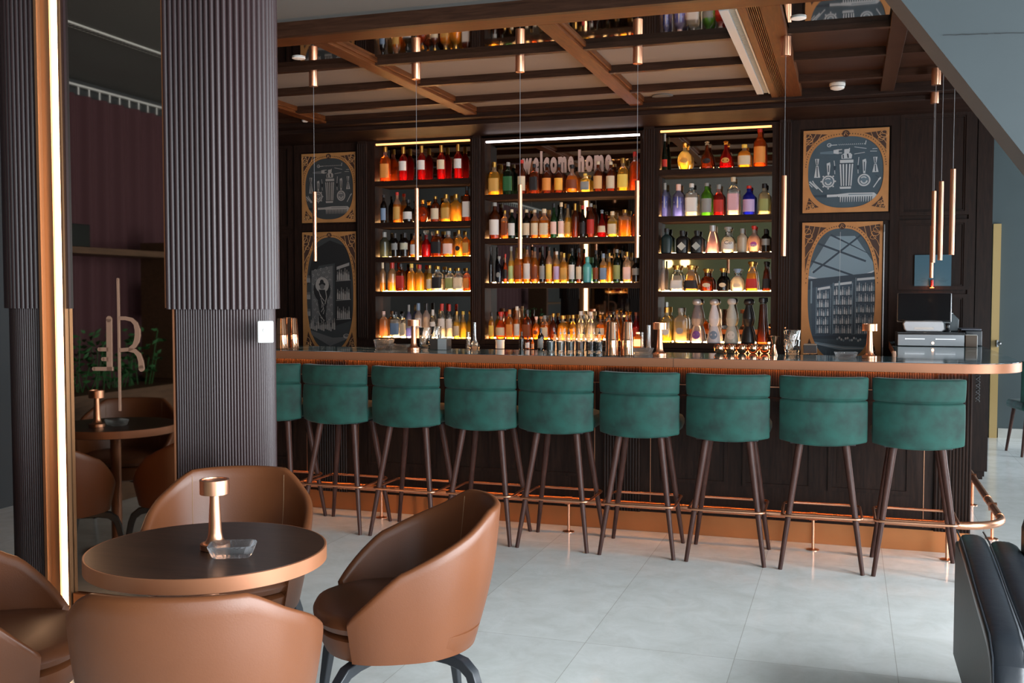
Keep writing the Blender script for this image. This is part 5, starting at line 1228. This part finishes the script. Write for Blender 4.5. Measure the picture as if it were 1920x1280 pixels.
def make_mixglass(label, x, y, h=.15, r=.042, spoon=False):
    t = thing('mixing_glass', label, 'glass', (x, y, BZ), 0, 'cut mixing glasses on the bar')
    n = 40; rings = []
    for z, k in ((0, .88), (.008, .92), (.014, .84), (.022, .92), (.035, .98), (h*.6, .98), (h*.62, .965), (h-.004, 1.0), (h, 1.02), (h, .97), (.03, .90), (.026, .5)):
        rib = .03 if .02 < z < h*.6 and k > .91 else 0
        rings.append([(r*(k+(rib if i % 2 else 0))*math.cos(2*PI*i/n+z*9), r*(k+(rib if i % 2 else 0))*math.sin(2*PI*i/n+z*9), z) for i in range(n)])
    MB().loops(rings).build('body', GLASS, t)
    if spoon:
        MB().tube([(.012, 0, .03), (-.020, 0, .09), (-.043, 0, h+.012)], .0022, 8).sphere((-.044, 0, h+.016), .005).build('bar_spoon', COPPERP, t)
    return t
x, y = onbar(1485, 664); make_mixglass('cut mixing glass with a copper spoon at the right part of the bar', x, y, .155, .052, True)
x, y = onbar(797, 653); make_mixglass('first cut mixing glass right of the left lamp', x, y, .15, .044)
x, y = onbar(812, 650); make_mixglass('second cut mixing glass, tucked behind the first one', x+.02, y, .15, .044)
# napkin boxes
for u, v, w_, lab in ((826, 655, .125, 'black and grey napkin box on the left part of the bar'), (1519, 662, .085, 'small dark wooden napkin box left of the tall blue panel')):
    x, y = onbar(u, v); t = thing('napkin_box', lab, 'box', (x, y, BZ))
    h_ = .075 if w_ > .1 else .055
    MB().box(-w_/2, w_/2, -.05, .05, 0, h_).build('holder', mat('box_black', (.02, .02, .02), .4), t, bevel=.003)
    if w_ > .1: MB().box(.0, w_/2+.002, -.053, -.0505, .002, h_+.004).box(.0, w_/2, -.045, .045, h_, h_+.006).build('napkins', mat('napkin_grey', (.22, .24, .25), .8), t)
    else: MB().box(-w_/2+.004, w_/2-.004, -.045, .045, h_, h_+.006).build('napkins', mat('napkin_tan', (.30, .24, .18), .8), t)
# slim glass vases / decanters right of the left cabinet
for u, v, h_, r_, lab in ((878, 652, .115, .018, 'slim small glass cylinder vase left of the long-necked flask'), (890, 653, .185, .040, 'long-necked clear glass flask between the left and centre cabinets'), (1204, 655, .12, .015, 'narrow clear glass tube behind the ashtray at the shakers'), (1216, 655, .17, .020, 'tall clear glass tumbler just left of the middle lamp')):
    x, y = onbar(u, v); t = thing('glass_vase', lab, 'vase', (x, y, BZ), 0, 'clear glass vessels on the bar')
    pr = [(r_*.9, 0), (r_, .012), (r_*.6, .04), (.013, .075), (.011, h_*.7), (.013, h_), (.010, h_), (.008, .08), (r_*.5, .03)] if r_ > .03 else [(r_, 0), (r_, .01), (r_*.8, .02), (r_*.8, h_), (r_*.7, h_), (r_*.7, .02)]
    MB().lathe(pr, (0, 0, 0), 24).build('body', GLASS, t)
# copper mugs
for i, u in enumerate((1349, 1370, 1391, 1412, 1434)):
    x, y = onbar(u, 662.5); t = thing('copper_mug', ('leftmost of the five round copper cups', 'second round copper cup from the left in the row', 'middle one of the five round copper cups', 'fourth round copper cup from the left in the row', 'rightmost of the five round copper cups, beside the jigger')[i], 'cup', (x, y, BZ), 0, 'row of round copper cups')
    MB().lathe([(.020, 0), (.030, .006), (.036, .022), (.0375, .036), (.035, .052), (.031, .060), (.029, .060), (.033, .05), (.034, .036), (.02, .008), (.001, .006)], (0, 0, 0), 32, cap=False).build('bowl', COPPERP, t)
x, y = onbar(1451, 666); t = thing('jigger', 'double-ended copper jigger beside the round copper cups', 'jigger', (x, y, BZ))
MB().lathe([(.024, 0), (.0245, .001), (.009, .068), (.010, .072), (.022, .122), (.0205, .122), (.008, .075)], (0, 0, 0), 32, cap=False).build('cups', COPPERP, t)
for s_ in (-1, 1): MB().tube([(s_*.020, 0, .121), (s_*.034, 0, .119)], .0022, 6).build('lip', COPPERP, t)
# little dasher bottles with pourers standing in tumblers
POUR = mat('dark_stopper', (.02, .03, .045), .4)
cups = (1033, 1051.5, 1069, 1088, 1107, 1122); lq = ((.55, .60, .58), (.62, .58, .45), (.20, .20, .08), (.45, .22, .06), (.16, .08, .03), (.05, .04, .03))
for i, u in enumerate(cups):
    x, y = onbar(u, 659.5); t = thing('tasting_glass', ('first', 'second', 'third', 'fourth', 'fifth', 'sixth')[i]+' small glass from the left in the row of six tumblers', 'glass', (x, y, BZ), 0, 'small tumblers in front of the centre cabinet')
    MB().lathe([(.024, 0), (.0265, .002), (.031, .072), (.0295, .072), (.024, .010)], (0, 0, 0), 26, cap=False).lathe([(.001, .010), (.024, .010)], (0, 0, 0), 26, cap=False).build('tumbler', GLASS, t)
    MB().lathe([(.001, .011), (.0235, .011), (.0285, .066), (.001, .066)], (0, 0, 0), 26, cap=False).build('contents', liq(lq[i]), t)
for i, u in enumerate((1035.5, 1045, 1054, 1061, 1071, 1080, 1090, 1099, 1109, 1119)):
    x, y = onbar(u, 657); h_ = .150+.008*((i*3) % 3)
    t = thing('dasher_bottle', '%s glass dasher bottle from the left behind the row of tumblers' % ORD[i], 'bottle', (x, y+.068+.01*(i % 2), BZ), 0, 'glass dasher bottles behind the tumblers')
    MB().lathe([(.011, 0), (.0125, .003), (.0125, .085), (.008, .098), (.006, .105), (.006, .112)], (0, 0, 0), 16).build('body', GLASSC, t)
    MB().lathe([(.008, .110), (.008, .122), (.003, .126), (.0022, h_)], (0, 0, 0), 12).build('pourer', SILVER if i % 3 else POUR, t)
# small bitters bottles left of the tumblers
for u, v, h_, r_, c_, lc, cc, lab in ((978, 655, .125, .017, DK, None, blk, 'small dark dropper bottle with a pointed black cap'), (989.5, 654, .085, .017, BR, wht, blk, 'small brown bitters bottle with a black cap and white label'), (998.5, 654, .070, .011, AM, cream, gld, 'very small amber bottle beside the bitters bottles'), (1014, 656, .150, .022, DK, gry, blk, 'taller dark bitters bottle with a grey label')):
    x, y = onbar(u, v); t = thing('bitters_bottle', lab, 'bottle', (x, y, BZ), 0, 'small bitters bottles on the bar'); 
    body, capm, labm, dia, oval = bottle_meshes('whisky', .6); t.scale = (r_, r_, h_)
    part('body', body, liq(c_), t, liq(c_)); part('cap', capm, solid(cc, .4), t)
    if lc: part('label', labm, solid(lc, .6), t)
x, y = onbar(937.5, 653); tag(MB().lathe([(.030, 0), (.031, .003), (.031, .050), (.033, .051), (.033, .062), (.001, .063)], (x, y, BZ), 28).build('lidded_jar', mat('jar_white', (.50, .50, .45), .5)), 'small white lidded jar under the red-wax bourbon flask', 'jar')
x, y = onbar(1197, 652); t = thing('wide_bottle', 'low broad amber bottle with a tan label behind the ashtray', 'bottle', (x, y-.02, BZ))
body, capm, labm, dia, oval = bottle_meshes('square', .7); t.scale = (.034, .03, .115); part('body', body, liq(AM), t, liq(AM)); part('cap', capm, solid(wht, .4), t); part('label', labm, solid(cream, .6), t)
